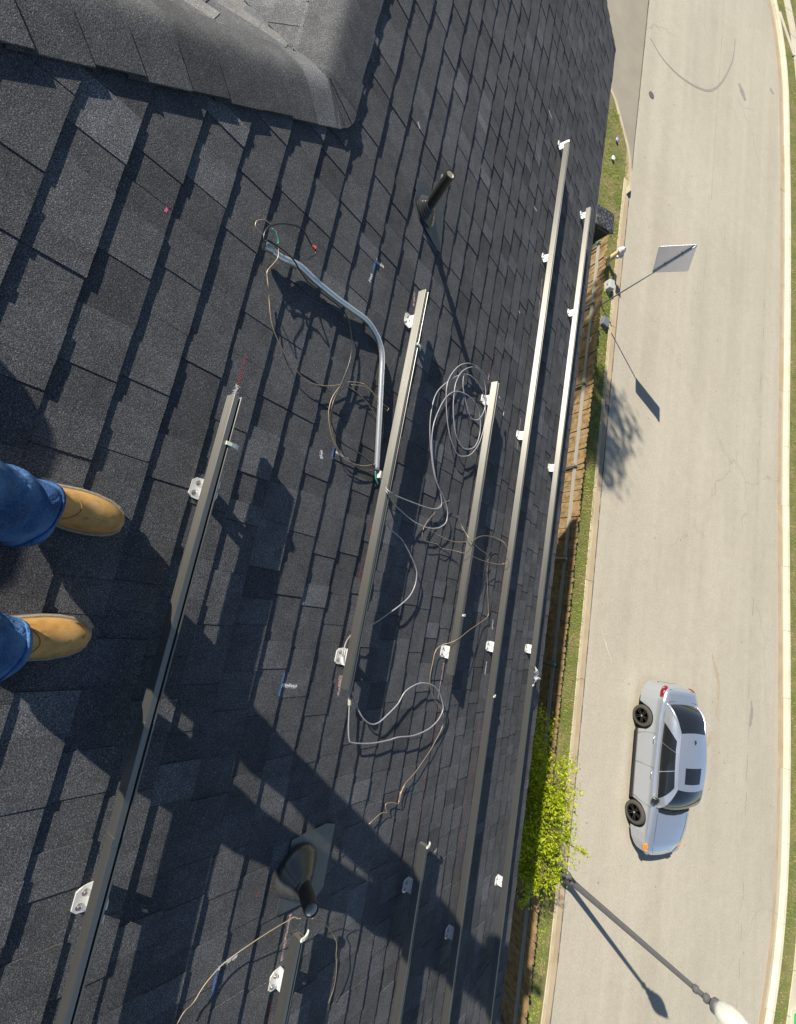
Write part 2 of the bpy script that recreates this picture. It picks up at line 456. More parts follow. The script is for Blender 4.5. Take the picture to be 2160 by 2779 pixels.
# traced on the slope: (along the eave, down the slope, height) in metres
WIRES={'conduit': [(-1.129, 0.706, 0.035), (-1.135, 0.736, 0.035), (-1.138, 0.78, 0.035), (-1.17, 0.863, 0.03), (-1.17, 0.946, 0.03), (-1.177, 1.062, 0.03), (-1.191, 1.173, 0.03), (-1.202, 1.27, 0.03), (-1.184, 1.338, 0.03), (-1.148, 1.391, 0.03), (-1.096, 1.421, 0.03), (-1.012, 1.442, 0.03), (-0.843, 1.481, 0.03), (-0.674, 1.519, 0.03), (-0.564, 1.544, 0.03)], 'cab_a': [(-0.555, 1.552, 0.03), (-0.536, 1.571, 0.03), (-0.518, 1.603, 0.03), (-0.482, 1.563, 0.09), (-0.462, 1.562, 0.115), (-0.462, 1.595, 0.11), (-0.47, 1.681, 0.08), (-0.504, 2.028, 0.035), (-0.531, 2.139, 0.035), (-0.568, 2.168, 0.035), (-0.641, 2.116, 0.035), (-0.697, 2.043, 0.035), (-0.814, 1.966, 0.035), (-0.936, 1.913, 0.035), (-1.051, 1.895, 0.035), (-1.165, 1.917, 0.035), (-1.279, 2.005, 0.035), (-1.367, 2.096, 0.035), (-1.436, 2.2, 0.035), (-1.458, 2.295, 0.035), (-1.448, 2.407, 0.035), (-1.401, 2.489, 0.035), (-1.329, 2.504, 0.035), (-1.247, 2.457, 0.035), (-1.204, 2.382, 0.035), (-1.213, 2.309, 0.035), (-1.278, 2.237, 0.035), (-1.347, 2.181, 0.035), (-1.424, 2.171, 0.035), (-1.475, 2.195, 0.035)], 'cab_b': [(-0.557, 1.558, 0.03), (-0.524, 1.584, 0.03), (-0.5, 1.615, 0.03), (-0.457, 1.551, 0.11), (-0.443, 1.581, 0.11), (-0.428, 1.66, 0.08), (-0.416, 1.776, 0.05), (-0.395, 1.913, 0.04), (-0.392, 2.039, 0.04), (-0.414, 2.155, 0.04), (-0.457, 2.232, 0.04), (-0.506, 2.249, 0.04), (-0.555, 2.229, 0.04), (-0.6, 2.178, 0.04), (-0.664, 2.073, 0.04), (-0.772, 1.991, 0.04), (-0.87, 1.946, 0.04), (-0.966, 1.934, 0.04), (-1.064, 1.956, 0.04), (-1.17, 2.004, 0.04), (-1.25, 2.079, 0.04), (-1.294, 2.173, 0.04), (-1.316, 2.299, 0.04), (-1.287, 2.415, 0.04), (-1.218, 2.47, 0.04), (-1.138, 2.484, 0.04), (-1.048, 2.451, 0.04), (-0.993, 2.374, 0.04), (-0.973, 2.281, 0.04), (-1.015, 2.189, 0.04), (-1.105, 2.128, 0.04), (-1.207, 2.094, 0.04), (-1.314, 2.088, 0.04), (-1.407, 2.127, 0.04), (-1.485, 2.207, 0.04), (-1.534, 2.294, 0.04), (-1.532, 2.385, 0.04), (-1.476, 2.462, 0.04), (-1.363, 2.501, 0.04), (-1.245, 2.532, 0.04), (-1.093, 2.5, 0.04), (-0.976, 2.414, 0.04), (-0.922, 2.315, 0.04), (-0.91, 2.239, 0.04), (-0.959, 2.147, 0.04), (-1.043, 2.075, 0.04), (-1.155, 2.02, 0.04), (-1.251, 1.998, 0.04), (-1.334, 2.022, 0.04), (-1.423, 2.083, 0.04), (-1.486, 2.157, 0.04), (-1.53, 2.243, 0.04), (-1.552, 2.342, 0.04), (-1.546, 2.476, 0.04), (-1.508, 2.565, 0.06), (-1.446, 2.597, 0.1), (-1.473, 2.772, 0.05), (-1.417, 2.794, 0.04)], 'cab_c': [(-0.347, 1.641, 0.06), (-0.311, 1.723, 0.04), (-0.29, 1.797, 0.04), (-0.272, 1.846, 0.04), (-0.22, 1.929, 0.04), (-0.155, 2.009, 0.04), (-0.113, 2.032, 0.04), (-0.053, 2.029, 0.04), (0.009, 1.991, 0.04), (0.067, 1.91, 0.04), (0.11, 1.848, 0.03), (0.157, 1.764, 0.03), (0.184, 1.656, 0.05), (0.203, 1.61, 0.05), (0.215, 1.581, 0.05), (0.254, 1.574, 0.03), (0.301, 1.568, 0.03), (0.349, 1.586, 0.03), (0.386, 1.607, 0.03)], 'cab_d': [(0.462, 1.615, 0.08), (0.526, 1.704, 0.04), (0.602, 1.779, 0.04), (0.644, 1.855, 0.04), (0.646, 1.922, 0.04), (0.613, 1.992, 0.04), (0.567, 2.067, 0.04), (0.505, 2.101, 0.05), (0.473, 2.195, 0.05), (0.468, 2.28, 0.05), (0.49, 2.393, 0.05), (0.536, 2.477, 0.05), (0.61, 2.545, 0.05), (0.652, 2.551, 0.05), (0.702, 2.503, 0.05), (0.737, 2.406, 0.05), (0.75, 2.26, 0.05), (0.738, 2.108, 0.05), (0.746, 2.034, 0.04), (0.74, 1.894, 0.04), (0.716, 1.745, 0.04), (0.695, 1.715, 0.04), (0.646, 1.695, 0.04), (0.592, 1.681, 0.04), (0.539, 1.669, 0.04)], 'cop_e': [(-0.617, 2.263, 0.03), (-0.56, 2.165, 0.03), (-0.487, 2.107, 0.03), (-0.42, 2.05, 0.03), (-0.353, 2.028, 0.03), (-0.32, 2.07, 0.03), (-0.326, 2.2, 0.03), (-0.313, 2.261, 0.03), (-0.326, 2.39, 0.03), (-0.32, 2.484, 0.1), (-0.328, 2.778, 0.06), (-0.348, 3.06, 0.05), (-0.376, 3.099, 0.1), (-0.428, 3.078, 0.11), (-0.497, 3.021, 0.1), (-0.528, 2.975, 0.05), (-0.511, 2.814, 0.05), (-0.465, 2.61, 0.09), (-0.402, 2.452, 0.11), (-0.374, 2.338, 0.05), (-0.384, 2.168, 0.03), (-0.397, 2.057, 0.03)], 'cop_f': [(-0.546, 2.379, 0.03), (-0.496, 2.461, 0.03), (-0.413, 2.449, 0.11), (-0.39, 2.658, 0.08), (-0.379, 2.892, 0.04), (-0.33, 2.911, 0.03), (-0.199, 2.956, 0.03), (-0.036, 3.034, 0.03), (0.04, 3.05, 0.03), (0.089, 2.946, 0.03), (0.148, 2.682, 0.08), (0.196, 2.51, 0.11), (0.232, 2.455, 0.08), (0.25, 2.426, 0.05), (0.29, 2.388, 0.03), (0.372, 2.374, 0.03), (0.454, 2.373, 0.03), (0.524, 2.409, 0.03), (0.59, 2.486, 0.03), (0.647, 2.577, 0.03), (0.707, 2.619, 0.03), (0.762, 2.615, 0.03), (0.824, 2.563, 0.03), (0.877, 2.511, 0.03), (0.925, 2.446, 0.03), (0.976, 2.374, 0.03), (0.975, 2.374, 0.03), (1.014, 2.291, 0.03), (1.051, 2.268, 0.03), (1.103, 2.262, 0.03)], 'cop_f2': [(1.027, 2.309, 0.02), (1.062, 2.274, 0.02), (1.103, 2.27, 0.02), (1.107, 2.252, 0.03), (1.087, 2.196, 0.03), (1.078, 2.136, 0.03), (1.102, 2.138, 0.03), (1.126, 2.156, 0.03), (1.115, 2.101, 0.03), (1.141, 2.012, 0.03)], 'cop_g': [(1.269, 1.478, 0.16), (1.283, 1.485, 0.14), (1.279, 1.474, 0.13), (1.288, 1.453, 0.12), (1.307, 1.39, 0.1), (1.341, 1.316, 0.07), (1.382, 1.25, 0.04), (1.424, 1.199, 0.03), (1.46, 1.168, 0.03), (1.471, 1.138, 0.03), (1.496, 1.121, 0.03)], 'cop_g2': [(1.309, 1.561, 0.15), (1.334, 1.604, 0.14), (1.413, 1.708, 0.1), (1.541, 1.848, 0.05), (1.598, 1.893, 0.05), (1.651, 1.905, 0.05), (1.719, 1.929, 0.05), (1.809, 1.947, 0.04), (1.872, 1.941, 0.03)], 'cop_h': [(-1.139, 0.675, 0.06), (-1.136, 0.654, 0.06), (-1.145, 0.641, 0.06), (-1.164, 0.641, 0.06), (-1.18, 0.653, 0.06), (-1.193, 0.667, 0.06), (-1.195, 0.683, 0.06), (-1.196, 0.706, 0.06), (-1.178, 0.727, 0.06), (-1.147, 0.741, 0.06), (-1.109, 0.751, 0.06), (-1.07, 0.74, 0.06), (-1.031, 0.726, 0.06), (-1.007, 0.732, 0.06), (-0.973, 0.748, 0.06), (-0.984, 0.772, 0.025), (-0.925, 0.795, 0.025), (-0.882, 0.818, 0.025), (-0.848, 0.85, 0.025), (-0.803, 0.909, 0.025), (-0.779, 0.965, 0.025), (-0.767, 1.038, 0.025), (-0.797, 1.131, 0.025), (-0.844, 1.206, 0.025), (-0.879, 1.25, 0.025), (-0.918, 1.346, 0.025), (-0.905, 1.44, 0.025), (-0.891, 1.501, 0.025), (-0.893, 1.545, 0.025), (-0.873, 1.536, 0.025), (-0.879, 1.515, 0.025)], 'blk_i': [(-1.119, 0.686, 0.06), (-1.133, 0.68, 0.06), (-1.156, 0.68, 0.06), (-1.185, 0.689, 0.06), (-1.207, 0.705, 0.06), (-1.237, 0.733, 0.06), (-1.271, 0.777, 0.06), (-1.286, 0.812, 0.06), (-1.278, 0.844, 0.06), (-1.263, 0.875, 0.06), (-1.263, 0.891, 0.06), (-1.254, 0.898, 0.06), (-1.236, 0.896, 0.06), (-1.216, 0.881, 0.06), (-1.2, 0.873, 0.06)], 'blk_i2': [(-1.122, 0.69, 0.06), (-1.136, 0.698, 0.06), (-1.141, 0.719, 0.06), (-1.148, 0.759, 0.06), (-1.148, 0.813, 0.06), (-1.13, 0.853, 0.06), (-1.118, 0.892, 0.06), (-1.141, 0.922, 0.03), (-1.148, 1.007, 0.03), (-1.156, 1.106, 0.03), (-1.134, 1.159, 0.03), (-1.078, 1.2, 0.03), (-1.008, 1.221, 0.03), (-0.932, 1.22, 0.03), (-0.823, 1.199, 0.03), (-0.736, 1.181, 0.03), (-0.666, 1.195, 0.03), (-0.624, 1.237, 0.03), (-0.599, 1.298, 0.03), (-0.597, 1.396, 0.03), (-0.588, 1.468, 0.03), (-0.574, 1.527, 0.03)], 'brn_j': [(-0.828, 1.198, 0.03), (-0.765, 1.172, 0.03), (-0.708, 1.168, 0.03), (-0.66, 1.182, 0.03), (-0.596, 1.223, 0.03), (-0.548, 1.283, 0.03), (-0.537, 1.373, 0.03), (-0.553, 1.453, 0.03), (-0.587, 1.523, 0.03)], 'brn_k': [(-0.777, 1.196, 0.025), (-0.71, 1.194, 0.025), (-0.622, 1.22, 0.025), (-0.567, 1.274, 0.025), (-0.541, 1.353, 0.025), (-0.534, 1.447, 0.025), (-0.558, 1.529, 0.025)], 'brn_l': [(-0.848, 1.233, 0.02), (-0.863, 1.284, 0.02), (-0.85, 1.39, 0.02), (-0.818, 1.464, 0.02), (-0.778, 1.514, 0.02), (-0.748, 1.547, 0.02)], 'brn_m': [(-0.871, 1.263, 0.03), (-0.905, 1.344, 0.03), (-0.899, 1.417, 0.03), (-0.847, 1.489, 0.03), (-0.778, 1.53, 0.03), (-0.706, 1.538, 0.03)], 'grn': [(-0.556, 1.536, 0.03), (-0.536, 1.543, 0.03), (-0.518, 1.554, 0.03), (-0.5, 1.575, 0.03)], 'grn2': [(-1.102, 0.681, 0.07), (-1.11, 0.683, 0.07), (-1.122, 0.694, 0.07), (-1.132, 0.714, 0.07)], 'grn3': [(-1.178, 0.696, 0.07), (-1.173, 0.712, 0.07), (-1.163, 0.725, 0.07), (-1.151, 0.733, 0.07), (-1.143, 0.729, 0.07)], 'tape': [(0.491, 1.655, 0.04), (0.533, 1.664, 0.04)]}
CHALK={'red': [[(-0.729, 0.758), (-0.66, 0.76), (-0.555, 0.761)], [(-0.334, 1.601), (-0.248, 1.618)], [(-0.14, 1.606), (-0.018, 1.6)], [(-1.515, 1.597), (-1.441, 1.604)], [(-1.775, 2.545), (-1.606, 2.543)], [(-1.475, 2.222), (-1.428, 2.213)], [(-1.088, 2.566), (-0.594, 2.571)], [(-1.253, 3.194), (-0.759, 3.221)], [(-0.582, 2.558), (0.191, 2.569)], [(-0.732, 3.23), (0.032, 3.243)], [(0.597, 2.553), (0.832, 2.544)], [(0.681, 3.214), (1.159, 3.24)], [(1.102, 3.211), (1.214, 3.183), (1.848, 3.219)], [(0.978, 2.537), (1.501, 2.562)], [(1.979, 2.551), (2.27, 2.564)], [(1.684, 1.583), (1.777, 1.592)], [(1.217, 1.383), (1.23, 1.373)], [(0.75, 0.745), (0.848, 0.747)], [(1.877, 2.56), (1.961, 2.563)]], 'white': [[(-0.609, 0.76), (-0.551, 0.753)], [(-1.535, 1.266), (-1.545, 1.329)], [(-1.451, 1.26), (-1.401, 1.253)], [(-0.559, 1.28), (-0.55, 1.361)], [(-0.534, 1.199), (-0.499, 1.206)], [(0.439, 1.266), (0.448, 1.35)], [(-2.366, 2.841), (-2.361, 2.895)], [(0.368, 3.198), (0.462, 3.199)], [(0.061, 3.209), (0.132, 3.212)], [(-4.361, 2.854), (-4.363, 2.938)], [(-3.351, 2.847), (-3.359, 2.919)], [(-2.403, 1.625), (-2.344, 1.624)], [(-2.45, 1.344), (-2.43, 1.368)], [(1.42, 1.345), (1.418, 1.261)], [(1.522, 2.856), (1.53, 2.814)]], 'blue': [[(-1.518, 1.262), (-1.459, 1.262)], [(-0.575, 1.264), (-0.519, 1.262)], [(0.391, 1.267), (0.48, 1.263)], [(1.415, 1.256), (1.502, 1.262)]], 'pink': [[(0.415, 1.614), (0.51, 1.615)], [(0.412, 1.601), (0.462, 1.608)], [(-1.599, 1.592), (-1.521, 1.605)], [(-1.634, 2.543), (-1.559, 2.54)], [(-2.929, 3.223), (-2.568, 3.249)], [(-1.583, 3.193), (-1.315, 3.198)], [(-0.582, 2.558), (-0.525, 2.559)], [(0.368, 2.544), (0.597, 2.553)], [(1.384, 1.594), (1.552, 1.592)]], 'pinkdot': [[(-1.003, 0.39), (-1.003, 0.397)]]}

# ---------------------------------------------------------------- roof frame
RA = 0.50103           # roof pitch
HP = 1.41              # distance of the camera from the roof plane
SA, CA = math.sin(RA), math.cos(RA)
EXP = 0.1429           # shingle exposure
EAVE = 4.50
RIDGE_S = 0.785         # ridge of the low wing
HIPX = -2.00           # where hip and ridge meet
RAKE = -7.32
XMAX = 6.2


class Frame:
    def __init__(s, o, ex, es, n):
        s.o, s.ex, s.es, s.n = Vector(o), Vector(ex), Vector(es), Vector(n)

    def p(s, x, v, z=0.0):
        return s.o + s.ex * x + s.es * v + s.n * z


NR = Vector((0, SA, CA))
FM = Frame(CAM - NR * HP, (1, 0, 0), (0, CA, -SA), NR)
RP = FM.p
JP = RP(HIPX, RIDGE_S)
F2 = Frame(JP, (0, 1, 0), (-CA, 0, -SA), (-SA, 0, CA))     # slope beyond the hip
F3 = Frame(JP, (-1, 0, 0), (0, -CA, -SA), (0, -SA, CA))    # back slope of the wing


# ---------------------------------------------------------------- ground, street, kerbs
def sheet(name, pts, z, mat, kind='structure', thick=None, parent=None):
    m = MB()
    if thick:
        m.hexa([(x, y, z - thick) for x, y in pts], [(x, y, z) for x, y in pts])
    else:
        m.face([(x, y, z) for x, y in pts])
    o = m.build(name, mat, parent)
    if kind and parent is None: o['kind'] = kind
    return o


sheet('ground', [(-400, -400), (400, -400), (400, 400), (-400, 400)], -0.06, M['soil'])
NEAR_E = 11.36
far_c = [(-80, -4), (-60, 7.0), (-46, 14.0), (-40, 17.0), (-36.5, 18.65), (-33.7, 19.9), (-31.9, 20.62), (-29.3, 21.22), (-25.7, 21.52), (-20.9, 21.80), (-16.5, 21.95), (-11.7, 22.06), (-7.25, 22.18), (-2.8, 22.42), (1.0, 22.6), (5.1, 22.74), (8.0, 22.68), (10.3, 22.38), (12.2, 21.9), (15, 21.0), (20, 19.2), (28, 16.2), (40, 11.5)]
far_c = [(p.x, p.y) for p in spline([(a, b, 0) for a, b in far_c], 4)]
near_c = [(-80, -18), (-60, -4), (-48, 4.0), (-40, 8.6), (-36, 10.2), (-32, 11.1), (-28, 11.2), (-16.6, 11.24), (-10, 11.28), (-4, 11.38), (2, 11.50), (6, 11.54), (10, 11.52), (16, 11.0), (24, 8.4), (40, 1.5)]
near_c = [(p.x, p.y) for p in spline([(a, b, 0) for a, b in near_c], 4)]
m = MB()
m.face([(x, y, 0) for x, y in near_c] + [(x, y, 0) for x, y in reversed(far_c)])
road = tag(m.build('road', M['road_concrete']), kind='structure')


def offs(line, d):
    out = []
    for i, (x, y) in enumerate(line):
        a = line[max(i - 1, 0)]
        b = line[min(i + 1, len(line) - 1)]
        t = Vector((b[0] - a[0], b[1] - a[1]))
        t.normalize()
        out.append((x - t.y * d, y + t.x * d))
    return out


def resample(line, step, x0, x1):
    pts = [p for p in line if x0 - 3 < p[0] < x1 + 3]
    out = []
    x = x0
    while x <= x1 + 1e-6:
        for a, b in zip(pts, pts[1:]):
            if a[0] <= x <= b[0]:
                k = (x - a[0]) / (b[0] - a[0])
                out.append((x, a[1] + (b[1] - a[1]) * k))
                break
        x += step
    return out


def kerb_run(name, line, x0, x1, seg, prof, mat, side, skip=()):
    """prof: (offset from the street edge, height) ring; every cast segment is a piece"""
    base = MB()
    L = resample(line, 0.5, x0, x1)
    lo, hi = offs(L, side * prof[0][0]), offs(L, side * prof[-1][0])
    base.loft([[(a[0], a[1], -0.02), (b[0], b[1], -0.02), (b[0], b[1], -0.25), (a[0], a[1], -0.25)] for a, b in zip(lo, hi)])
    par = tag(base.build(name, mat), kind='structure')
    x = x0
    while x < x1 - 0.05:
        xe = min(x + seg, x1)
        if not any(a < (x + xe) / 2 < b for a, b in skip):
            n = 4
            pts = resample(line, (xe - x - 0.014) / n, x + 0.007, xe - 0.0065)
            if len(pts) > 1:
                rings = []
                rows = [offs(pts, side * d) for d, z in prof]
                dz = random.uniform(-0.004, 0.004)
                for i in range(len(pts)):
                    ring = [(rows[k][i][0], rows[k][i][1], prof[k][1] + dz) for k in range(len(prof))]
                    ring += [(rows[-1][i][0], rows[-1][i][1], -0.2), (rows[0][i][0], rows[0][i][1], -0.2)]
                    rings.append(ring)
                b = MB()
                b.loft(rings)
                b.build('kerb_segment', mat, par)
        x = xe
    return par


random.seed(4)
gut = [(-0.005, 0.004), (0.44, -0.012), (0.452, 0.10), (0.475, 0.125), (0.60, 0.13), (0.615, 0.12)]
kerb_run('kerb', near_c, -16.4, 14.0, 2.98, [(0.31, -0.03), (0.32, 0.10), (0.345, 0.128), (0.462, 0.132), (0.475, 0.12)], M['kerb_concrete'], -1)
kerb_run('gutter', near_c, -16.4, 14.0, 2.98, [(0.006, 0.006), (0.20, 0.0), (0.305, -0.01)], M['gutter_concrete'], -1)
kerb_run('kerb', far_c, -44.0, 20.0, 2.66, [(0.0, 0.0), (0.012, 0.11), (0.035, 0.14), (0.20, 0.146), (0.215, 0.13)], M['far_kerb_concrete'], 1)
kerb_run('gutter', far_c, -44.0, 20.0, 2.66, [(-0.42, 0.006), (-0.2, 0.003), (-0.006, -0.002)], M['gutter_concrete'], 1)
# tar line along the street edge and the middle construction joint
m = MB()
L = resample(near_c, 0.25, -31, 14)
for a, b in zip(L, L[1:]):
    w = random.uniform(0.012, 0.03)
    m.face([(a[0], a[1] - w, 0.010), (b[0], b[1] - w, 0.010), (b[0], b[1] + w * 0.7, 0.010), (a[0], a[1] + w * 0.7, 0.010)])
m.build('joint', M['joint_tar'], road)
m = MB()
for x0, x1, y, w in ((-44, -19, 16.05, 0.012), (-19, -10, 15.9, 0.006), (-16, 12, 20.2, 0.02)):
    x = x0
    while x < x1:
        l = random.uniform(0.25, 0.7)
        if w < 0.015 or random.random() < 0.30:
            ww = w * random.uniform(0.4, 1.3)
            yy = y + random.uniform(-0.015, 0.015) * (6 if w > 0.015 else 1)
            m.face([(x, yy - ww, 0.004), (x + l, yy - ww * 0.8, 0.004), (x + l, yy + ww, 0.004), (x, yy + ww * 0.7, 0.004)])
        x += l
m.build('joint', M['tyre_mark'], road)


def ribbon(name, pts, w, z, mat, parent, sub=6, jit=0.0):
    P = spline([(x, y, 0) for x, y in pts], sub)
    m = MB()
    ws = [w * (0.35 + 0.65 * math.sin(math.pi * (i + 0.7) / (len(P) + 0.4))) * random.uniform(1 - jit, 1 + jit) for i in range(len(P))]
    for i in range(len(P) - 1):
        t = (P[i + 1] - P[i]).normalized()
        n = Vector((-t.y, t.x, 0))
        a, b = P[i], P[i + 1]
        m.face([(a - n * ws[i]).to_tuple()[:2] + (z,), (b - n * ws[i + 1]).to_tuple()[:2] + (z,), (b + n * ws[i + 1]).to_tuple()[:2] + (z,), (a + n * ws[i]).to_tuple()[:2] + (z,)])
    return m.build(name, mat, parent)


ribbon('tyre_mark', [(-23.89, 11.5), (-23.48, 12.36), (-23.47, 13.6), (-23.95, 15.02), (-24.64, 15.82), (-25.75, 16.45), (-27.3, 16.98), (-28.6, 17.08)], 0.055, 0.005, M['tyre_mark'], road)
ribbon('stain', [(0.05, 17.75), (0.45, 17.95), (0.9, 18.2), (1.5, 18.26), (2.2, 18.19)], 0.09, 0.005, M['road_stain'], road, 5, 0.5)
ribbon('stain', [(2.7, 17.95), (3.0, 17.85), (3.25, 17.72)], 0.10, 0.005, M['road_stain'], road, 5, 0.4)
ribbon('stain', [(-26.3, 17.55), (-26.0, 17.85), (-25.7, 18.1)], 0.16, 0.005, M['tyre_mark'], road, 5, 0.4)
ribbon('stain', [(-27.98, 20.1), (-27.9, 20.45)], 0.08, 0.005, M['tyre_mark'], road, 5, 0.4)
ribbon('stain', [(1.5, 20.35), (2.0, 20.42), (2.45, 20.3)], 0.09, 0.0055, M['tyre_mark'], road, 5, 0.6)
ribbon('scrape', [(-0.15, 11.95), (0.9, 12.6)], 0.018, 0.005, M['walk_concrete'], road, 6, 0.3)
m = MB()
m.lathe([(0.15, 0.004), (0.15, 0.012), (0.11, 0.014), (0.0, 0.014)], (-21.23, 11.88, 0))
m.build('valve_cover', M['iron_cover'], road)
# the little cast mark in the gutter by the sign
# driveway with its flared mouth, and the walk on the far side
dr = [(-16.1, 11.21), (-16.7, 11.17), (-17.6, 10.95), (-18.3, 10.60), (-19.0, 10.2), (-19.5, 9.86), (-20.1, 9.0), (-20.4, 7.5), (-20.5, -8), (-27.2, -8), (-27.3, 7.5), (-27.8, 9.4), (-28.8, 10.6), (-30.6, 11.12)]
sheet('driveway', dr, 0.018, M['drive_concrete'], thick=0.10)
fl_ = spline([(x, y, 0) for x, y in dr[:9]], 4)
m = MB()
m.loft([[(p.x + 0.02, p.y - 0.02, -0.05), (p.x + 0.02, p.y - 0.02, 0.13), (p.x + 0.13, p.y - 0.12, 0.14), (p.x + 0.13, p.y - 0.12, -0.05)] for p in fl_])
tag(m.build('kerb', M['kerb_concrete']), kind='structure')
m = MB()
wl = resample(far_c, 1.3, -44, 20)
wa, wb = offs(wl, 1.2), offs(wl, 1.95)
wk = MB()
wk.loft([[(a[0], a[1], 0.02), (b[0], b[1], 0.02), (b[0], b[1], -0.1), (a[0], a[1], -0.1)] for a, b in zip(wa, wb)])
walk = tag(wk.build('sidewalk', M['walk_concrete']), kind='structure')
for i in range(len(wl) - 1):
    b = MB()
    e = 0.012
    A0, A1, B0, B1 = Vector(wa[i]), Vector(wa[i + 1]), Vector(wb[i]), Vector(wb[i + 1])
    t = (A1 - A0).normalized() * e
    ps = [A0 + t, A1 - t, B1 - t, B0 + t]
    b.hexa([(p.x, p.y, 0.0) for p in ps], [(p.x, p.y, 0.105) for p in ps])
    b.build('slab', M['walk_concrete'], walk)
# short path across the verge, upper right corner
for c0, c1, w in (((-33.2, 20.45), (-31.5, 21.95), 0.16),):
    a, b = Vector(c0), Vector(c1)
    n = (b - a).normalized()
    n = Vector((-n.y, n.x)) * w
    sheet('path', [tuple(a - n), tuple(b - n), tuple(b + n), tuple(a + n)], 0.135, M['walk_concrete'], thick=0.1)

# verges
def flare(x):
    if x > -16.1: return 99.0
    for a, b in zip(dr, dr[1:8]):
        if b[0] <= x <= a[0]: return b[1] + (a[1] - b[1]) * (x - b[0]) / (a[0] - b[0])
    return 7.5


m = MB()
L = resample(near_c, 0.25, -20.35, 14)
A, B, C = offs(L, -0.478), [(x, 3.0) for x, y in L], [(x, min(8.55, flare(x) - 0.3)) for x, y in L]
A = [(x, min(y, flare(x) - 0.14)) for x, y in A]
for i in range(len(L) - 1):
    m.face([(*B[i], 0.03), (*B[i + 1], 0.03), (*C[i + 1], 0.22), (*C[i], 0.22)])
    m.face([(*C[i], 0.22), (*C[i + 1], 0.22), (*A[i + 1], 0.115), (*A[i], 0.115)])
tag(m.build('lawn', M['soil']), kind='structure')
m = MB()
L = resample(far_c, 1.0, -44, 20)
A, B = offs(L, 0.218), offs(L, 14.0)
for i in range(len(L) - 1):
    m.face([(*A[i], 0.085), (*A[i + 1], 0.085), (*B[i + 1], 0.085), (*B[i], 0.085)])
tag(m.build('lawn', M['soil']), kind='structure')


def in_drive(x, y):
    return y > flare(x) - 0.17


def blades(name, gen, n, h, mat, label):
    m = MB()
    for _ in range(n):
        p = gen()
        if p is None: continue
        x, y, z = p
        a = random.uniform(0, 6.283)
        w = random.uniform(0.006, 0.014)
        hh = h * random.uniform(0.4, 1.25)
        lx, ly = random.gauss(0, 0.5) * hh, random.gauss(0, 0.5) * hh
        m.face([(x - w * math.cos(a), y - w * math.sin(a), z - 0.01), (x + w * math.cos(a), y + w * math.sin(a), z - 0.01), (x + lx, y + ly, z + hh)], random.random())
    return tag(m.build(name, mat), label, 'grass', kind='stuff')


random.seed(11)


def g_near():
    x = random.uniform(-18.8, 11.5)
    y0 = 8.3 if x > -11 else 4.5
    y = random.uniform(y0, 11.08)
    if in_drive(x, y): return None
    yk = 10.75 + 0.0150 * (x + 16) - 0.0004 * max(0, x - 2) ** 3
    if x < -16.4: yk = 11.05
    if y > yk: return None
    if random.random() < 0.35 * (0.5 + 0.5 * math.sin(x * 1.7 + math.sin(y * 2.1))): return None
    return x, y, (0.22 - 0.105 * (y - 8.55) / 2.3 if y > 8.55 else 0.03 + 0.19 * (y - 3) / 5.55)


blades('grass', g_near, 75000, 0.065, M['grass_blade'], 'ragged green grass growing between the wooden fence and the near kerb')


def g_far():
    i = random.randrange(len(FL) - 1)
    k = random.random()
    x = FL[i][0] + (FL[i + 1][0] - FL[i][0]) * k
    y = FL[i][1] + (FL[i + 1][1] - FL[i][1]) * k
    d = random.uniform(0.22, 4.5)
    if 1.18 < d < 1.97: return None
    if -33.0 < x < -31.2 and d < 1.2 and random.random() < 0.6: return None
    return x, y + d, 0.085


FL = resample(far_c, 0.5, -40, 16)
blades('grass', g_far, 45000, 0.07, M['far_grass_blade'], 'sunlit patchy grass on the verge beyond the far kerb')

# ---------------------------------------------------------------- the house
house = empty('house', (0, 3.0, 0), 'two storey house under a dark charcoal shingle roof with hip and low wing', 'house')
dk = MB()
zc = -0.010
# main slope (two convex pieces), hip slope, back slope of the wing, far slopes
TOP = -2.6
hipx = lambda s: HIPX + (RIDGE_S - s) * CA      # hip: plan 45 degrees
dk.face([RP(RAKE, RIDGE_S, zc), RP(RAKE, EAVE - 0.02, zc), RP(XMAX, EAVE - 0.02, zc), RP(XMAX, RIDGE_S, zc)])
dk.face([RP(HIPX, RIDGE_S, zc), RP(XMAX, RIDGE_S, zc), RP(XMAX, TOP, zc), RP(hipx(TOP), TOP, zc)])
tp = (RIDGE_S - TOP) * CA
dk.face([F2.p(0, 0, zc), F2.p(-tp, -tp / CA, zc), F2.p(-tp - 6, -tp / CA, zc), F2.p(-tp - 6, 3.0, zc), F2.p(-3.0 * CA, 3.0, zc)])
dk.face([F3.p(0, 0, zc), F3.p(3.6 * CA, 3.6, zc), F3.p(HIPX - RAKE, 3.6, zc), F3.p(HIPX - RAKE, 0, zc)])
ty = RP(0, TOP).y
tz = RP(0, TOP).z
dk.face([(hipx(TOP), ty, tz), (XMAX, ty, tz), (XMAX, ty - 6, tz - 6 * SA / CA), (hipx(TOP), ty - 6, tz - 6 * SA / CA)])
roof = dk.build('roof', M['roof_deck'], house)
wy = RP(0, EAVE).y - 0.42
wz = RP(0, EAVE).z - 0.16
b = MB()
b.box(((RAKE + 0.25 + XMAX) / 2, (wy - 7.0) / 2 + 0.0, wz / 2 - 0.03), (XMAX - RAKE - 0.5, wy + 7.0, wz))
b.build('wall', M['siding_paint'], house)
b = MB()
e0, e1 = RP(RAKE + 0.02, EAVE - 0.03, -0.02), RP(XMAX, EAVE - 0.03, -0.02)
b.box(((e0.x + e1.x) / 2, e0.y, e0.z - 0.085), (e1.x - e0.x, 0.022, 0.15))
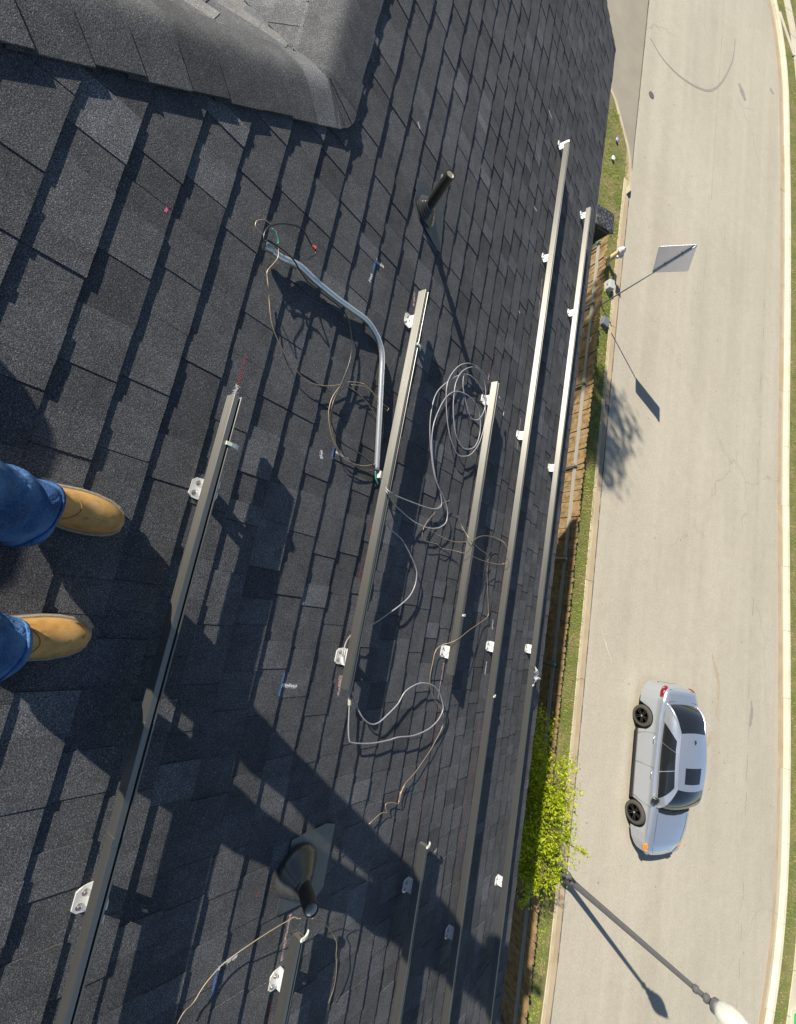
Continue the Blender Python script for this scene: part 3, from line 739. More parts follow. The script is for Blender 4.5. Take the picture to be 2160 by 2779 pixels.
b.box(((e0.x + e1.x) / 2, e0.y - 0.235, e0.z - 0.15), (e1.x - e0.x - 0.3, 0.43, 0.012))
b.build('fascia', M['fascia_paint'], house)
b = MB()
for s0, s1 in ((RIDGE_S, EAVE - 0.04),):
    b.hexa([RP(RAKE + 0.025, s0, -0.17), RP(RAKE + 0.045, s0, -0.17), RP(RAKE + 0.045, s1, -0.17), RP(RAKE + 0.025, s1, -0.17)], [RP(RAKE + 0.025, s0, -0.012), RP(RAKE + 0.045, s0, -0.012), RP(RAKE + 0.045, s1, -0.012), RP(RAKE + 0.025, s1, -0.012)])
b.build('rake_board', M['fascia_paint'], house)
b = MB()
b.hexa([RP(RAKE - 0.01, EAVE - 0.06, -0.009), RP(XMAX, EAVE - 0.06, -0.009), RP(XMAX, EAVE + 0.004, -0.009), RP(RAKE - 0.01, EAVE + 0.004, -0.009)], [RP(RAKE - 0.01, EAVE - 0.06, -0.0065), RP(XMAX, EAVE - 0.06, -0.0065), RP(XMAX, EAVE + 0.004, -0.0065), RP(RAKE - 0.01, EAVE + 0.004, -0.0065)])
b.build('drip_edge', M['flashing'], house)
for x in (-5.6, -2.6, 0.6, 3.6):
    b = MB()
    b.box((x, wy + 0.012, 4.9), (1.0, 0.06, 1.4))
    w_ = b.build('window', M['fascia_paint'], house)
    b = MB()
    b.box((x, wy + 0.05, 4.9), (0.86, 0.02, 1.26))
    b.build('pane', M['cable_black'], w_)


# shingles -------------------------------------------------------
def clip(poly, a, b, c):
    """keep a*x+b*y<=c"""
    out = []
    for i in range(len(poly)):
        p, q_ = poly[i], poly[(i + 1) % len(poly)]
        dp, dq = a * p[0] + b * p[1] - c, a * q_[0] + b * q_[1] - c
        if dp <= 0: out.append(p)
        if (dp < 0 < dq) or (dq < 0 < dp):
            k = dp / (dp - dq)
            out.append((p[0] + (q_[0] - p[0]) * k, p[1] + (q_[1] - p[1]) * k))
    return out


TABS = []      # (frame, polygon, butt s, top thickness, tone)
GRID = {}


def lay(F, x0f, x1f, butts, rnd, clips, main=False):
    for k, sk in enumerate(butts):
        x = x0f - rnd.uniform(0, 0.3)
        high = rnd.random() < 0.5
        while x < x1f:
            w = rnd.choice((0.075, 0.095, 0.11, 0.125, 0.14, 0.15, 0.165, 0.18, 0.205)) * rnd.uniform(0.93, 1.07)
            T = (0.0108 if high else 0.0080) + rnd.uniform(-0.0008, 0.0008)
            j = rnd.uniform(-0.0016, 0.0016)
            j2 = j + rnd.uniform(-0.0012, 0.0012)
            r = rnd.random()
            tn = min(0.92, max(0.0, rnd.gauss(0.50 if high else 0.36, 0.15)))
            if F is not FM: tn = min(1.0, tn + 0.42)  # paler tone paints extra sun brightness into the hip and back slopes
            poly = [(max(x, x0f) + 0.0004, sk + j), (min(x + w, x1f) - 0.0004, sk + j2), (min(x + w, x1f) - 0.0004, sk - EXP - 0.014), (max(x, x0f) + 0.0004, sk - EXP - 0.014)]
            if poly[1][0] - poly[0][0] > 0.012:
                for cset in clips(sk):
                    pc_ = poly
                    for cl in cset:
                        if len(pc_) >= 3: pc_ = clip(pc_, *cl)
                    if len(pc_) >= 3: TABS.append((F, pc_, sk, T, tn))
                if main: GRID.setdefault(k, []).append((x, x + w, sk, T))
            x += w
            high = (not high) if rnd.random() < 0.8 else high


rnd = random.Random(21)
kmin = -19
butts = [0.2673 + EXP * k for k in range(kmin, 30)] + [EAVE]
MAIN_BUTTS = butts


def clips_main(sk):
    if sk - EXP - 0.02 > RIDGE_S: return [[]]
    # right of the hip line  X >= HIPX + (RIDGE_S - s)*CA  (kept 15 mm short of it)
    hip = (-1, -CA, -(HIPX + RIDGE_S * CA) - 0.012)
    if sk > RIDGE_S: return [[(-1, 0, -HIPX), hip], [(1, 0, HIPX - 0.0004), (0, -1, -(RIDGE_S + 0.01))]]
    return [[hip]]


lay(FM, RAKE, XMAX, butts, rnd, clips_main, True)
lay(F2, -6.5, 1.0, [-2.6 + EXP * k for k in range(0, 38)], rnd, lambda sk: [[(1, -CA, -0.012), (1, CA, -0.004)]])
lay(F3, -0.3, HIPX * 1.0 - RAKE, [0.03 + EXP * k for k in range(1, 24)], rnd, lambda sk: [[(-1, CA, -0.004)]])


def roof_top(X, s):
    """height of the shingle surface above the slope at (X, s)"""
    for k, sk in enumerate(MAIN_BUTTS):
        if s <= sk:
            for a, b_, s_, T in GRID.get(k, ()):
                if a <= X < b_: return T - 0.0082 * (sk - s) / EXP
            return 0.009
    return 0.009


def cam_px(P):
    d = P - CAM
    z = d.x * R_[0][2] + d.y * R_[1][2] + d.z * R_[2][2]
    if z < 0.1: return None
    return (437.4 * (d.x * R_[0][0] + d.y * R_[1][0] + d.z * R_[2][0]) / z + 398, 437.4 * (d.x * R_[0][1] + d.y * R_[1][1] + d.z * R_[2][1]) / z + 512)


def tab_area(t):
    F, poly = t[0], t[1]
    px = [cam_px(F.p(x, s)) for x, s in poly]
    if any(p is None for p in px): return 0
    cx, cy = sum(p[0] for p in px) / len(px), sum(p[1] for p in px) / len(px)
    if not (-10 < cx < 806 and -10 < cy < 1034): return 0
    return abs(sum(px[i][0] * px[(i + 1) % len(px)][1] - px[(i + 1) % len(px)][0] * px[i][1] for i in range(len(px)))) / 2


def add_tab(m, t):
    F, poly, sk, T, tn = t
    lo = [F.p(x, s, -0.0072) for x, s in poly]
    hi = [F.p(x, s, T - 0.0082 * (sk - s) / EXP) for x, s in poly]
    m.hexa(list(reversed(lo)), list(reversed(hi)), tn)


TABS.sort(key=tab_area, reverse=True)
for t in TABS[:300]:
    m = MB()
    add_tab(m, t)
    m.build('shingle', M['shingle'], roof)
m = MB()
for t in TABS[300:]: add_tab(m, t)
tag(m.build('shingles', M['shingle'], roof), kind='stuff')


# cap shingles bent over the hip and the ridge
def caps(A, Bp, s1, n1, s2, n2, n, flip=False):
    """A upper end, Bp lower end; s1/s2 in-slope directions away from the line"""
    d = (Bp - A)
    Ln = d.length
    d.normalize()
    nn = (n1 + n2).normalized()
    k = int(Ln / 0.1445)
    for i in range(k):
        e = A + d * (0.1445 * (i + 1) + rnd.uniform(-0.003, 0.003))
        st = e - d * 0.20
        w1, w2 = 0.15 + rnd.uniform(-0.006, 0.006), 0.165 + rnd.uniform(-0.006, 0.006)

        def ring(c, h):
            top, bot = [], []
            for u in (-1, -0.7, -0.4, -0.25, -0.12, 0, 0.12, 0.25, 0.4, 0.7, 1):
                a = abs(u)
                sd, nr, w = (s1, n1, w1) if u < 0 else (s2, n2, w2)
                q_ = c + sd * (w * a) + nr * 0.0
                r = 0.007 * max(0, 1 - (a / 0.30)) ** 2      # rounded crest lies below the true edge
                nm = nr.lerp(nn, max(0, 1 - a / 0.3)).normalized()
                top.append(q_ - nn * r + nm * h)
                bot.append(q_ - nn * r + nm * (h - 0.0075))
            return top + list(reversed(bot))
        m = MB()
        tn = min(0.9, max(0.05, rnd.gauss(0.40, 0.17)))
        m.loft([ring(st, 0.0130), ring(e, 0.0215 + rnd.uniform(-0.0025, 0.0025))], True, True, tn)
        o = m.build('cap_shingle', M['shingle'], roof)
        autosmooth(o, 40)


hd = (RP(HIPX, RIDGE_S) - RP(hipx(-1.6), -1.6)).normalized()
h1 = NR.cross(hd)
if h1.x < 0: h1 = -h1
h2 = F2.n.cross(hd)
if h2.x > 0: h2 = -h2
caps(RP(-1.90, RIDGE_S), RP(-7.35, RIDGE_S), F3.es, F3.n, FM.es, NR, 0)
caps(RP(hipx(-1.6), -1.6), RP(HIPX, RIDGE_S) + hd * 0.05, h2, F2.n, h1, NR, 0)
# the three caps that fan round the corner where hip and ridge meet
for i, an in enumerate((0.0, 0.36, 0.72)):
    m = MB()
    cx, cs = HIPX - 0.004, RIDGE_S - 0.004
    top, bot = [], []
    ring = [(0.0, 0.5)] + [(1.0, k / 5) for k in range(6)]
    for l, k in ring:
        ag = math.radians(34 + 54 * an + 24 * k)
        rr = 0.166 * l * (1 + 0.012 * i)
        z = 0.0225 + 0.0022 * i + (0.0 if l > 0.1 else 0.004)
        top.append(RP(cx + rr * math.cos(ag), cs + rr * math.sin(ag), z))
        bot.append(RP(cx + rr * math.cos(ag), cs + rr * math.sin(ag), z - 0.008))
    m.hexa(bot, top, 0.35 + 0.1 * i)
    m.build('cap_shingle', M['shingle'], roof)

# chalk marks: grains caught on the shingle surface
CHM = {'red': 'chalk_red', 'white': 'chalk_white', 'pink': 'chalk_pink', 'blue': 'chalk_blue', 'pinkdot': 'pink_paint'}


def chalk(pts, col):
    m = MB()
    wd_, dens = {'red': (0.005, 900), 'white': (0.0065, 4200), 'pink': (0.006, 2600), 'blue': (0.006, 3600), 'pinkdot': (0.008, 6000)}[col]
    for a, b in zip(pts, pts[1:]):
        L = math.hypot(b[0] - a[0], b[1] - a[1])
        nx, ns = -(b[1] - a[1]) / L, (b[0] - a[0]) / L
        ph = rnd.uniform(0, 6)
        for _ in range(int(L * dens) + 4):
            k = rnd.random()
            o = rnd.gauss(0, wd_ * 0.55)
            x, s = a[0] + (b[0] - a[0]) * k + nx * o, a[1] + (b[1] - a[1]) * k + ns * o
            if rnd.random() < 0.4 * (0.5 + 0.5 * math.sin(k * L * 60 + ph)) and col != 'pinkdot': continue
            r = rnd.uniform(0.0008, 0.0022)
            z = roof_top(x, s) + 0.0007
            an = rnd.uniform(0, 6.28)
            ca, sa = math.cos(an) * r, math.sin(an) * r
            m.face([RP(x + ca, s + sa, z), RP(x - sa, s + ca, z), RP(x - ca, s - sa, z), RP(x + sa, s - ca, z)])
    tag(m.build('chalk_mark', M[CHM[col]], roof), kind='stuff' if col == 'pinkdot' else None)


for col, lst in CHALK.items():
    for pts in lst: chalk(pts, col)
# long snapped chalk lines under the rails
for s, x0, x1 in ((0.757, 0.55, 1.3), (1.60, -1.2, 0.5), (2.555, -1.3, 2.4), (3.22, -4.2, 2.3)):
    m = MB()
    for _ in range(int((x1 - x0) * 330)):
        x = rnd.uniform(x0, x1)
        if math.sin(x * 7.3) + math.sin(x * 17.1) < -0.2: continue
        ss = s + rnd.gauss(0, 0.003)
        r = rnd.uniform(0.0007, 0.0018)
        z = roof_top(x, ss) + 0.0007
        m.face([RP(x + r, ss, z), RP(x, ss + r, z), RP(x - r, ss, z), RP(x, ss - r, z)])
    m.build('chalk_mark', M['chalk_red'], roof)

# ---------------------------------------------------------------- solar mounting rails
ZB, ZT = 0.060, 0.105


def rail(sb, x0, x1, feet, clips, label, splice=()):
    root = empty('mounting_rail', RP((x0 + x1) / 2, sb + 0.015, 0), label, 'rail', 'aluminium solar mounting rails on the roof')
    prof = [(0, ZB), (0, ZT - 0.001), (0.001, ZT), (0.0165, ZT), (0.0175, ZT - 0.001), (0.0175, ZT - 0.016), (0.0245, ZT - 0.016), (0.0245, ZT - 0.002), (0.0255, ZT - 0.0005), (0.029, ZT - 0.0005), (0.0295, ZT - 0.0015), (0.0295, ZB + 0.022), (0.0265, ZB + 0.018), (0.0265, ZB + 0.010), (0.0295, ZB + 0.006), (0.0295, ZB)]
    m = MB()
    n = max(2, int((x1 - x0) / 0.25))
    rg = random.Random(int(sb * 1000) + int(x0 * 10))
    ph = rg.uniform(0, 6)
    rings = []
    for i in range(n + 1):
        x = x0 + (x1 - x0) * i / n
        w = 0.0015 * math.sin(x * 1.3 + ph)
        rings.append([RP(x, sb + s + w, z) for s, z in prof])
    m.loft(rings)
    o = m.build('extrusion', M['aluminium'], root)
    for xs in splice:
        m = MB()
        p2 = [(-0.003, ZB + 0.004), (-0.003, ZT + 0.002), (0.014, ZT + 0.002), (0.014, ZT + 0.0004), (-0.0006, ZT + 0.0004), (-0.0006, ZB + 0.004)]
        m.loft([[RP(x, sb + s, z) for s, z in p2] for x in (xs - 0.012, xs + 0.012)])
        m.build('splice', M['aluminium'], root)
    for xf in feet:
        m = MB()
        a, b_ = xf - 0.037, xf + 0.037
        sl0, sl1 = sb - 0.014, sb + 0.036
        pl = [(a + 0.014, sl0), (b_ - 0.014, sl0), (b_ - 0.003, sl0 + 0.014), (b_, sl1), (a, sl1), (a + 0.003, sl0 + 0.014)]
        z0 = 0.006
        m.hexa([RP(x, s, z0) for x, s in pl], [RP(x, s, z0 + 0.006) for x, s in pl])
        # upright with an open slot at its head
        su = sb + 0.0305
        up = [(a, z0 + 0.0065), (b_, z0 + 0.0065), (b_, 0.086), (b_ - 0.012, 0.098), (xf + 0.007, 0.098), (xf + 0.006, 0.045), (xf - 0.006, 0.045), (xf - 0.007, 0.098), (a + 0.012, 0.098), (a, 0.086)]
        m.hexa([RP(x, su, z) for x, z in up], [RP(x, su + 0.0058, z) for x, z in up])
        ft = m.build('mounting_foot', M['foot_metal'], root)
        for dx, ds in ((-0.017, 0.006), (0.017, -0.001)):
            m = MB()
            Mx = Matrix((FM.ex, FM.es, FM.n)).transposed()
            m.lathe([(0.0095, z0 + 0.0062), (0.0095, z0 + 0.0075), (0.006, z0 + 0.0078), (0.006, z0 + 0.0125), (0.004, z0 + 0.0135)], RP(xf + dx, sb + 0.004 + ds), Mx, 10)
            m.build('screw', M['bolt_steel'], ft)
        m = MB()
        Mx = Matrix((FM.ex, FM.n, -FM.es)).transposed()
        m.lathe([(0.009, 0.0), (0.009, 0.003), (0.0055, 0.0035), (0.0055, -0.012)][::-1], RP(xf, sb + 0.0365, 0.074), Matrix((FM.ex, -FM.n, FM.es)).transposed(), 8)
        m.build('bolt', M['bolt_steel'], ft)
    for xc in clips:
        m = MB()
        m.loft([[RP(xc - 0.006, sb + 0.012, ZT + 0.0005), RP(xc + 0.006, sb + 0.012, ZT + 0.0005), RP(xc + 0.006, sb + 0.012, ZT + 0.006), RP(xc - 0.006, sb + 0.012, ZT + 0.006)],
                [RP(xc - 0.006, sb + 0.031, ZT + 0.0005), RP(xc + 0.006, sb + 0.031, ZT + 0.0005), RP(xc + 0.006, sb + 0.031, ZT + 0.007), RP(xc - 0.006, sb + 0.031, ZT + 0.007)],
                [RP(xc - 0.008, sb + 0.048, ZT - 0.006), RP(xc + 0.007, sb + 0.048, ZT - 0.006), RP(xc + 0.007, sb + 0.048, ZT + 0.004), RP(xc - 0.008, sb + 0.048, ZT + 0.004)],
                [RP(xc - 0.009, sb + 0.064, ZT - 0.016), RP(xc + 0.007, sb + 0.064, ZT - 0.016), RP(xc + 0.007, sb + 0.064, ZT - 0.007), RP(xc - 0.009, sb + 0.064, ZT - 0.007)]])
        m.build('cable_clip', M['clip_plastic'], root)
    return root


rail(0.706, -0.535, 3.2, (-0.215, 0.985), (-0.37,), 'long dark rail nearest the boots, with one cable clip at its upper end', (0.50, 0.80))
rail(1.557, -1.56, 0.45, (-1.412, 0.325), (-1.25,), 'aluminium rail that the grey conduit ends beside, second rail from the boots')
rail(2.500, -1.535, 0.42, (-1.42, 0.298), (0.057,), 'short rail beside the big coil of grey cable')
rail(3.160, -4.30, 4.6, (-4.33, -3.11, -1.43, 0.255, 2.13), (0.59,), 'long pale rail, the second from the eave, running past the cable coil', (0.42, 1.30))
rail(3.975, -4.36, 4.6, (-4.31, -3.12, -1.437, 0.262, 2.11), (0.555,), 'long rail nearest the eave, with a scrap of clear plastic caught on it', (0.40,))
rail(1.557, 1.405, 3.4, (1.607,), (1.413,), 'rail starting just below the short black vent pipe with the wide collar')
rail(2.500, 1.36, 3.8, (1.608,), (1.368,), 'rail half in the shadow of the person, starting below the copper wire end')

# ---------------------------------------------------------------- vent pipes
MX = Matrix((FM.ex, FM.es, FM.n)).transposed()


def ellipse_ring(c, rx, rs, z, n=28, F=FM):
    return [F.p(c[0] + rx * math.cos(2 * math.pi * k / n), c[1] + rs * math.sin(2 * math.pi * k / n), z) for k in range(n)]


def vertical(mb, base, r, h, lean=(0, 0), seg=22, inner=None):
    top = base + Vector((lean[0], lean[1], h))
    ax = (top - base).normalized()
    u = ax.orthogonal().normalized()
    w = ax.cross(u)
    ring = lambda c, rr: [c + (u * math.cos(2 * math.pi * k / seg) + w * math.sin(2 * math.pi * k / seg)) * rr for k in range(seg)]
    rings = [ring(base, r), ring(top - ax * 0.003, r), ring(top, r - 0.002), ring(top, r - 0.006), ring(top - ax * 0.12, r - 0.006)]
    mb.loft(rings, True, True)
    return top


v1 = empty('vent_pipe', RP(-2.10, 1.54), 'slim black vent pipe with ringed rubber collar, high up the roof', 'vent pipe', 'black plumbing vents on the roof')
m = MB()
fl = [(-2.20, 1.47), (-2.22, 1.58), (-2.185, 1.70), (-1.965, 1.735), (-1.95, 1.70), (-1.99, 1.50), (-2.06, 1.44), (-2.15, 1.43)]
m.hexa([RP(x, s, 0.0085) for x, s in reversed(fl)], [RP(x, s, 0.0125) for x, s in reversed(fl)])
m.build('flashing', M['flashing'], v1)
m = MB()
c0 = (-2.062, 1.55)
rg = []
for r, z in ((0.078, 0.012), (0.078, 0.022), (0.070, 0.026), (0.068, 0.034), (0.060, 0.037), (0.058, 0.045), (0.050, 0.048), (0.048, 0.056), (0.038, 0.060), (0.034, 0.064)):
    rg.append(ellipse_ring((c0[0], c0[1] - z * 0.45), r * 0.92, r * 1.05, z))
m.loft(rg)
autosmooth(m.build('rubber_collar', M['rubber_boot'], v1), 50)
m = MB()
top1 = vertical(m, RP(c0[0], c0[1] + 0.004, -0.02), 0.027, 0.30, (0.0, 0.0))
autosmooth(m.build('pipe', M['pipe_plastic'], v1), 40)
m = MB()
m.lathe([(0.0205, -0.10), (0.0205, -0.006), (0.0195, -0.006), (0.0195, -0.098), (0.0, -0.098)], top1, None, 20)
m.build('pipe_bore', M['pipe_inside'], v1)

v2 = empty('vent_pipe', RP(1.22, 1.56), 'scuffed black vent pipe rising from a wide glossy cone collar', 'vent pipe', 'black plumbing vents on the roof')
m = MB()
fl = [(1.07, 1.50), (1.06, 1.70), (1.08, 1.765), (1.34, 1.765), (1.365, 1.73), (1.35, 1.50)]
m.hexa([RP(x, s, 0.0085) for x, s in reversed(fl)], [RP(x, s, 0.013) for x, s in reversed(fl)])
m.build('flashing', M['flashing'], v2)
m = MB()
c0 = (1.205, 1.572)
rg = []
for r, z in ((0.104, 0.012), (0.104, 0.024), (0.100, 0.030), (0.088, 0.048), (0.084, 0.051), (0.070, 0.074), (0.066, 0.077), (0.054, 0.098), (0.050, 0.101), (0.038, 0.118), (0.035, 0.125), (0.031, 0.128)):
    rg.append(ellipse_ring((c0[0] - 0.006, c0[1] - z * 0.52), r * 0.92, r * 1.08, z))
m.loft(rg)
autosmooth(m.build('cone_collar', M['rubber_boot'], v2), 50)
m = MB()
top2 = vertical(m, RP(c0[0] - 0.008, c0[1] - 0.006, 0.02), 0.029, 0.235, (0.0, 0.0))
autosmooth(m.build('pipe', M['pipe_worn'], v2), 40)
m = MB()
m.lathe([(0.0225, -0.09), (0.0225, -0.005), (0.0212, -0.005), (0.0212, -0.085), (0.0, -0.085)], top2, None, 20)
m.build('pipe_bore', M['pipe_inside'], v2)

# ---------------------------------------------------------------- conduit and wires


def wpath(key, sub=5):
    return [RP(*(p.x, p.y, p.z)) for p in spline(WIRES[key], sub)]


P = wpath('conduit', 8)
cn = empty('conduit', P[len(P) // 2] - NR * 0.03, 'bent grey metal conduit lying across the shingles, wires hanging from both ends', 'conduit')
m = MB()
m.tube(P, 0.0135, 16)
m.build('tube', M['conduit_metal'], cn, True)
d0 = (P[0] - P[4]).normalized()
m = MB()
m.tube([P[0] + d0 * 0.004, P[0] - d0 * 0.004, P[0] - d0 * 0.012, P[0] - d0 * 0.03, P[0] - d0 * 0.034], [0.0148, 0.0165, 0.0165, 0.016, 0.0142], 14)
autosmooth(m.build('coupling', M['galvanised'], cn), 40)
m = MB()
m.tube([P[0] + d0 * 0.0045, P[0] + d0 * 0.006], 0.0125, 14)
m.build('bore', M['cable_black'], cn)
mid = min(P, key=lambda p: abs(p.x + 0.75) + (p - RP(-0.75, 1.5)).length)
e0 = P[-1]
d1 = (P[-1] - P[-4]).normalized()
m = MB()
m.tube([e0 - d1 * 0.003, e0 + d1 * 0.001], 0.0118, 14)
m.build('bore', M['cable_black'], cn)
m = MB()
m.box(e0 + Vector((0.018, 0.02, 0.0)), (0.035, 0.012, 0.02), MX)
m.build('strap', M['foot_metal'], cn)


def wire(key, r, mat, name, label, cat='wire', group=None, sub=5, seg=7):
    m = MB()
    m.tube(wpath(key, sub), r, seg)
    return tag(m.build(name, M[mat], None, True), label, cat, group)


wire('cab_a', 0.0034, 'cable_grey', 'cable', 'grey cable leaving the conduit and making the left edge of the big coil', 'cable', sub=8)
wire('cab_b', 0.0034, 'cable_grey', 'cable', 'grey cable wound several turns round the big coil beside the short rail', 'cable', sub=8)
wire('cab_c', 0.0034, 'cable_grey', 'cable', 'grey cable bulging out below the second rail in a single wide curve', 'cable', sub=8)
o = wire('cab_d', 0.0036, 'cable_grey', 'cable', 'grey cable hanging in a loop from the lower end of the second rail', 'cable', sub=8)
root = o
m = MB()
pp = wpath('cab_d')
m.tube([pp[-1] + (pp[-1] - pp[-2]).normalized() * 0.0, pp[-1] + (pp[-1] - pp[-4]).normalized() * 0.03], [0.008, 0.0085], 8)
m.build('connector', M['connector'], root)
wire('cop_e', 0.0017, 'copper', 'copper_wire', 'bare copper wire in a kinked loop reaching over the short and long rails')
wire('cop_f', 0.0019, 'copper', 'copper_wire', 'long bare copper wire wandering down the roof across the short rail')
wire('cop_f2', 0.0022, 'copper', 'copper_wire', 'short curled copper wire end above the cone collar vent')
wire('cop_g', 0.0018, 'old_copper', 'copper_wire', 'dull brass coloured wire running from the cone collar vent towards the boots')
wire('cop_g2', 0.0018, 'old_copper', 'copper_wire', 'dull wire curving down from the cone collar vent towards the street')
wire('cop_h', 0.0018, 'copper', 'copper_wire', 'thin bare wire looped at the upper conduit end and trailing over the shingles')
o = wire('blk_i', 0.0031, 'cable_black', 'electrical_wire', 'black wire arching from the conduit end to a red wire nut')
w2 = [RP(*q_) for q_ in WIRES['blk_i']]
m = MB()
m.tube([w2[9], w2[9] * 0.4 + w2[10] * 0.6, w2[10]], [0.0035, 0.0065, 0.0085], 10)
m.build('wire_nut', M['red_nut'], o)
wire('blk_i2', 0.0031, 'cable_black', 'electrical_wire', 'black wire running along the conduit and looping away beside it')
wire('brn_j', 0.0022, 'old_copper', 'electrical_wire', 'brown wire in the outer loop left of the lower conduit end')
wire('brn_k', 0.0022, 'old_copper', 'electrical_wire', 'brown wire in the inner loop left of the lower conduit end')
wire('brn_l', 0.0018, 'old_copper', 'electrical_wire', 'thin brown wire passing under the straight run of the conduit')
wire('brn_m', 0.0018, 'old_copper', 'electrical_wire', 'thin brown wire bowing out right of the straight conduit run')
wire('grn', 0.0036, 'green_wire', 'electrical_wire', 'green ground wire poking out of the lower conduit end')
wire('grn3', 0.0028, 'green_wire', 'electrical_wire', 'pale green wire bent over the upper conduit end')

# clear plastic scrap caught on the eave rail
m = MB()
rg = random.Random(8)
nx, ny = 9, 8
pl = []
for j in range(ny):
    for i in range(nx):
        u, v = i / (nx - 1), j / (ny - 1)
        x = 0.395 + 0.14 * u * (1 - 0.75 * v) + 0.10 * v + rg.uniform(-0.008, 0.008)
        s = 3.985 + 0.23 * v + rg.uniform(-0.008, 0.008)
        z = 0.112 - 0.05 * v + 0.03 * math.sin(u * 9 + v * 3) * (0.3 + v) + rg.uniform(-0.012, 0.012)
        pl.append(RP(x, s, max(z, 0.02)))
m.raw(pl, [(j * nx + i, j * nx + i + 1, (j + 1) * nx + i + 1, (j + 1) * nx + i) for j in range(ny - 1) for i in range(nx - 1)])
q = NT('clear_plastic')
q.col((0.72, 0.76, 0.80))
q.set(Roughness=0.18, Alpha=0.62)
q.b.inputs['Specular IOR Level'].default_value = 0.8
M['clear_plastic'] = q.m
tag(m.build('plastic_scrap', M['clear_plastic']), 'crumpled clear plastic scrap fluttering from the rail at the eave', 'plastic')
m = MB()
m.tube([RP(0.36 + 0.03 * math.cos(t_ / 3.0), 3.955 - 0.03 * math.sin(t_ / 9 * math.pi), 0.075 + 0.02 * math.sin(t_ / 9 * math.pi)) for t_ in range(10)], 0.003, 6)

# ---------------------------------------------------------------- fence
FY = lambda x: 8.655 + 0.010 * x
fence = empty('fence', (-1.0, 8.65, 0), 'weathered wooden picket fence on round steel posts between house and street', 'fence')
rg = random.Random(5)
pm = []
for k in range(6):
    m = MB()
    w, h = 0.138 * rg.uniform(0.96, 1.02), 1.83 + rg.uniform(-0.012, 0.012)
    c = 0.03
    out = [(-w / 2, 0.02), (w / 2, 0.02), (w / 2, h - c), (w / 2 - c, h), (-w / 2 + c, h), (-w / 2, h - c)]
    m.hexa([(x, 0.008, z) for x, z in reversed(out)], [(x, -0.008, z) for x, z in reversed(out)], k / 7)
    me = bpy.data.meshes.new('picket')
    me.from_pydata([tuple(v) for v in m.v], [], m.f)
    at = me.attributes.new('tone', 'FLOAT', 'FACE')
    at.data.foreach_set('value', m.t)
    me.materials.append(M['fence_wood'])
    pm.append(me)
x = -11.25
while x < 11.5:
    o = bpy.data.objects.new('picket', rg.choice(pm))
    COL.objects.link(o)
    o.parent = fence
    o.location = Vector((x, FY(x) + rg.uniform(-0.003, 0.003), rg.uniform(-0.01, 0.01))) - WL[fence.name]
    o.rotation_euler = (rg.uniform(-0.012, 0.012), rg.uniform(-0.006, 0.006), rg.uniform(-0.02, 0.02))
    x += 0.1445
for z in (0.30, 0.92, 1.53):
    x = -11.3
    for xe in (-9.18, -6.65, -4.2, -1.66, 0.99, 3.64, 6.33, 8.9, 11.5):
        m = MB()
        a, b_ = Vector((x + 0.006, FY(x) - 0.030, z)), Vector((xe - 0.006, FY(xe) - 0.030, z))
        Mz = Matrix.Rotation(math.atan2(b_.y - a.y, b_.x - a.x), 3, 'Z')
        m.box((a + b_) / 2, ((b_ - a).length, 0.038, 0.088), Mz)
        m.build('rail', M['grey_wood'], fence)
        x = xe
for xp in (-11.2, -9.18, -6.65, -4.2, -1.66, 0.99, 3.64, 6.33, 8.9):
    m = MB()
    m.lathe([(0.030, 0.0), (0.030, 1.60), (0.034, 1.602), (0.034, 1.63), (0.020, 1.655), (0.0, 1.66)], (xp, FY(xp) - 0.083, 0.0), None, 14)
    ps = autosmooth(m.build('post', M['galvanised'], fence), 40)
    for z in (0.30, 0.92, 1.53):
        m = MB()
        m.lathe([(0.0335, z - 0.03), (0.0335, z + 0.03)], (xp, FY(xp) - 0.083, 0.0), None, 14)
        m.box((xp, FY(xp) - 0.055, z), (0.16, 0.006, 0.055))
        m.build('bracket', M['galvanised'], ps)
m = MB()
xl = -7.95
m.tube([(xl - 0.07, FY(xl) - 0.065, 1.60), (xl - 0.05, FY(xl) - 0.075, 1.66), (xl + 0.05, FY(xl) - 0.075, 1.66), (xl + 0.07, FY(xl) - 0.065, 1.60)], 0.009, 6)
m.build('latch', M['foot_metal'], fence)

# ---------------------------------------------------------------- things on the verge
simple('bin_plastic', (0.022, 0.022, 0.025), 0.45, 0, 0.9, 22, 0.15, 30)
q = NT('dusty_lid')
q.col(q.mix(q.ramp(q.noise(16, 4, 0.75), [(0.52, 0.0), (0.68, 0.8)]), (0.02, 0.02, 0.023), (0.30, 0.30, 0.31)))
q.set(Roughness=0.5)
M['dusty_lid'] = q.m
bn = empty('wheeled_bin', (-12.9, 9.16, 0.05), 'black dusty wheeled bin with its lid shut at the end of the fence', 'bin')
Mz = Matrix.Rotation(math.radians(4), 3, 'Z')
m = MB()
rings = []
for z, hw, hd in ((0.03, 0.25, 0.27), (0.5, 0.30, 0.33), (0.92, 0.345, 0.375)):
    rings.append([Mz @ Vector((sx * hw, sy * hd, z)) + Vector((-12.9, 9.16, 0.05)) for sx, sy in ((-1, -0.85), (-0.85, -1), (0.85, -1), (1, -0.85), (1, 0.85), (0.85, 1), (-0.85, 1), (-1, 0.85))])
m.loft(rings)
m.build('body', M['bin_plastic'], bn)
m = MB()
rings = []
for z, k in ((0.925, 1.0), (0.965, 1.02), (0.985, 0.94), (1.0, 0.6)):
    rings.append([Mz @ Vector((sx * 0.375 * k, sy * 0.40 * k, z)) + Vector((-12.9, 9.16, 0.05)) for sx, sy in ((-1, -0.9), (-0.9, -1), (0.9, -1), (1, -0.9), (1, 0.9), (0.9, 1), (-0.9, 1), (-1, 0.9))])
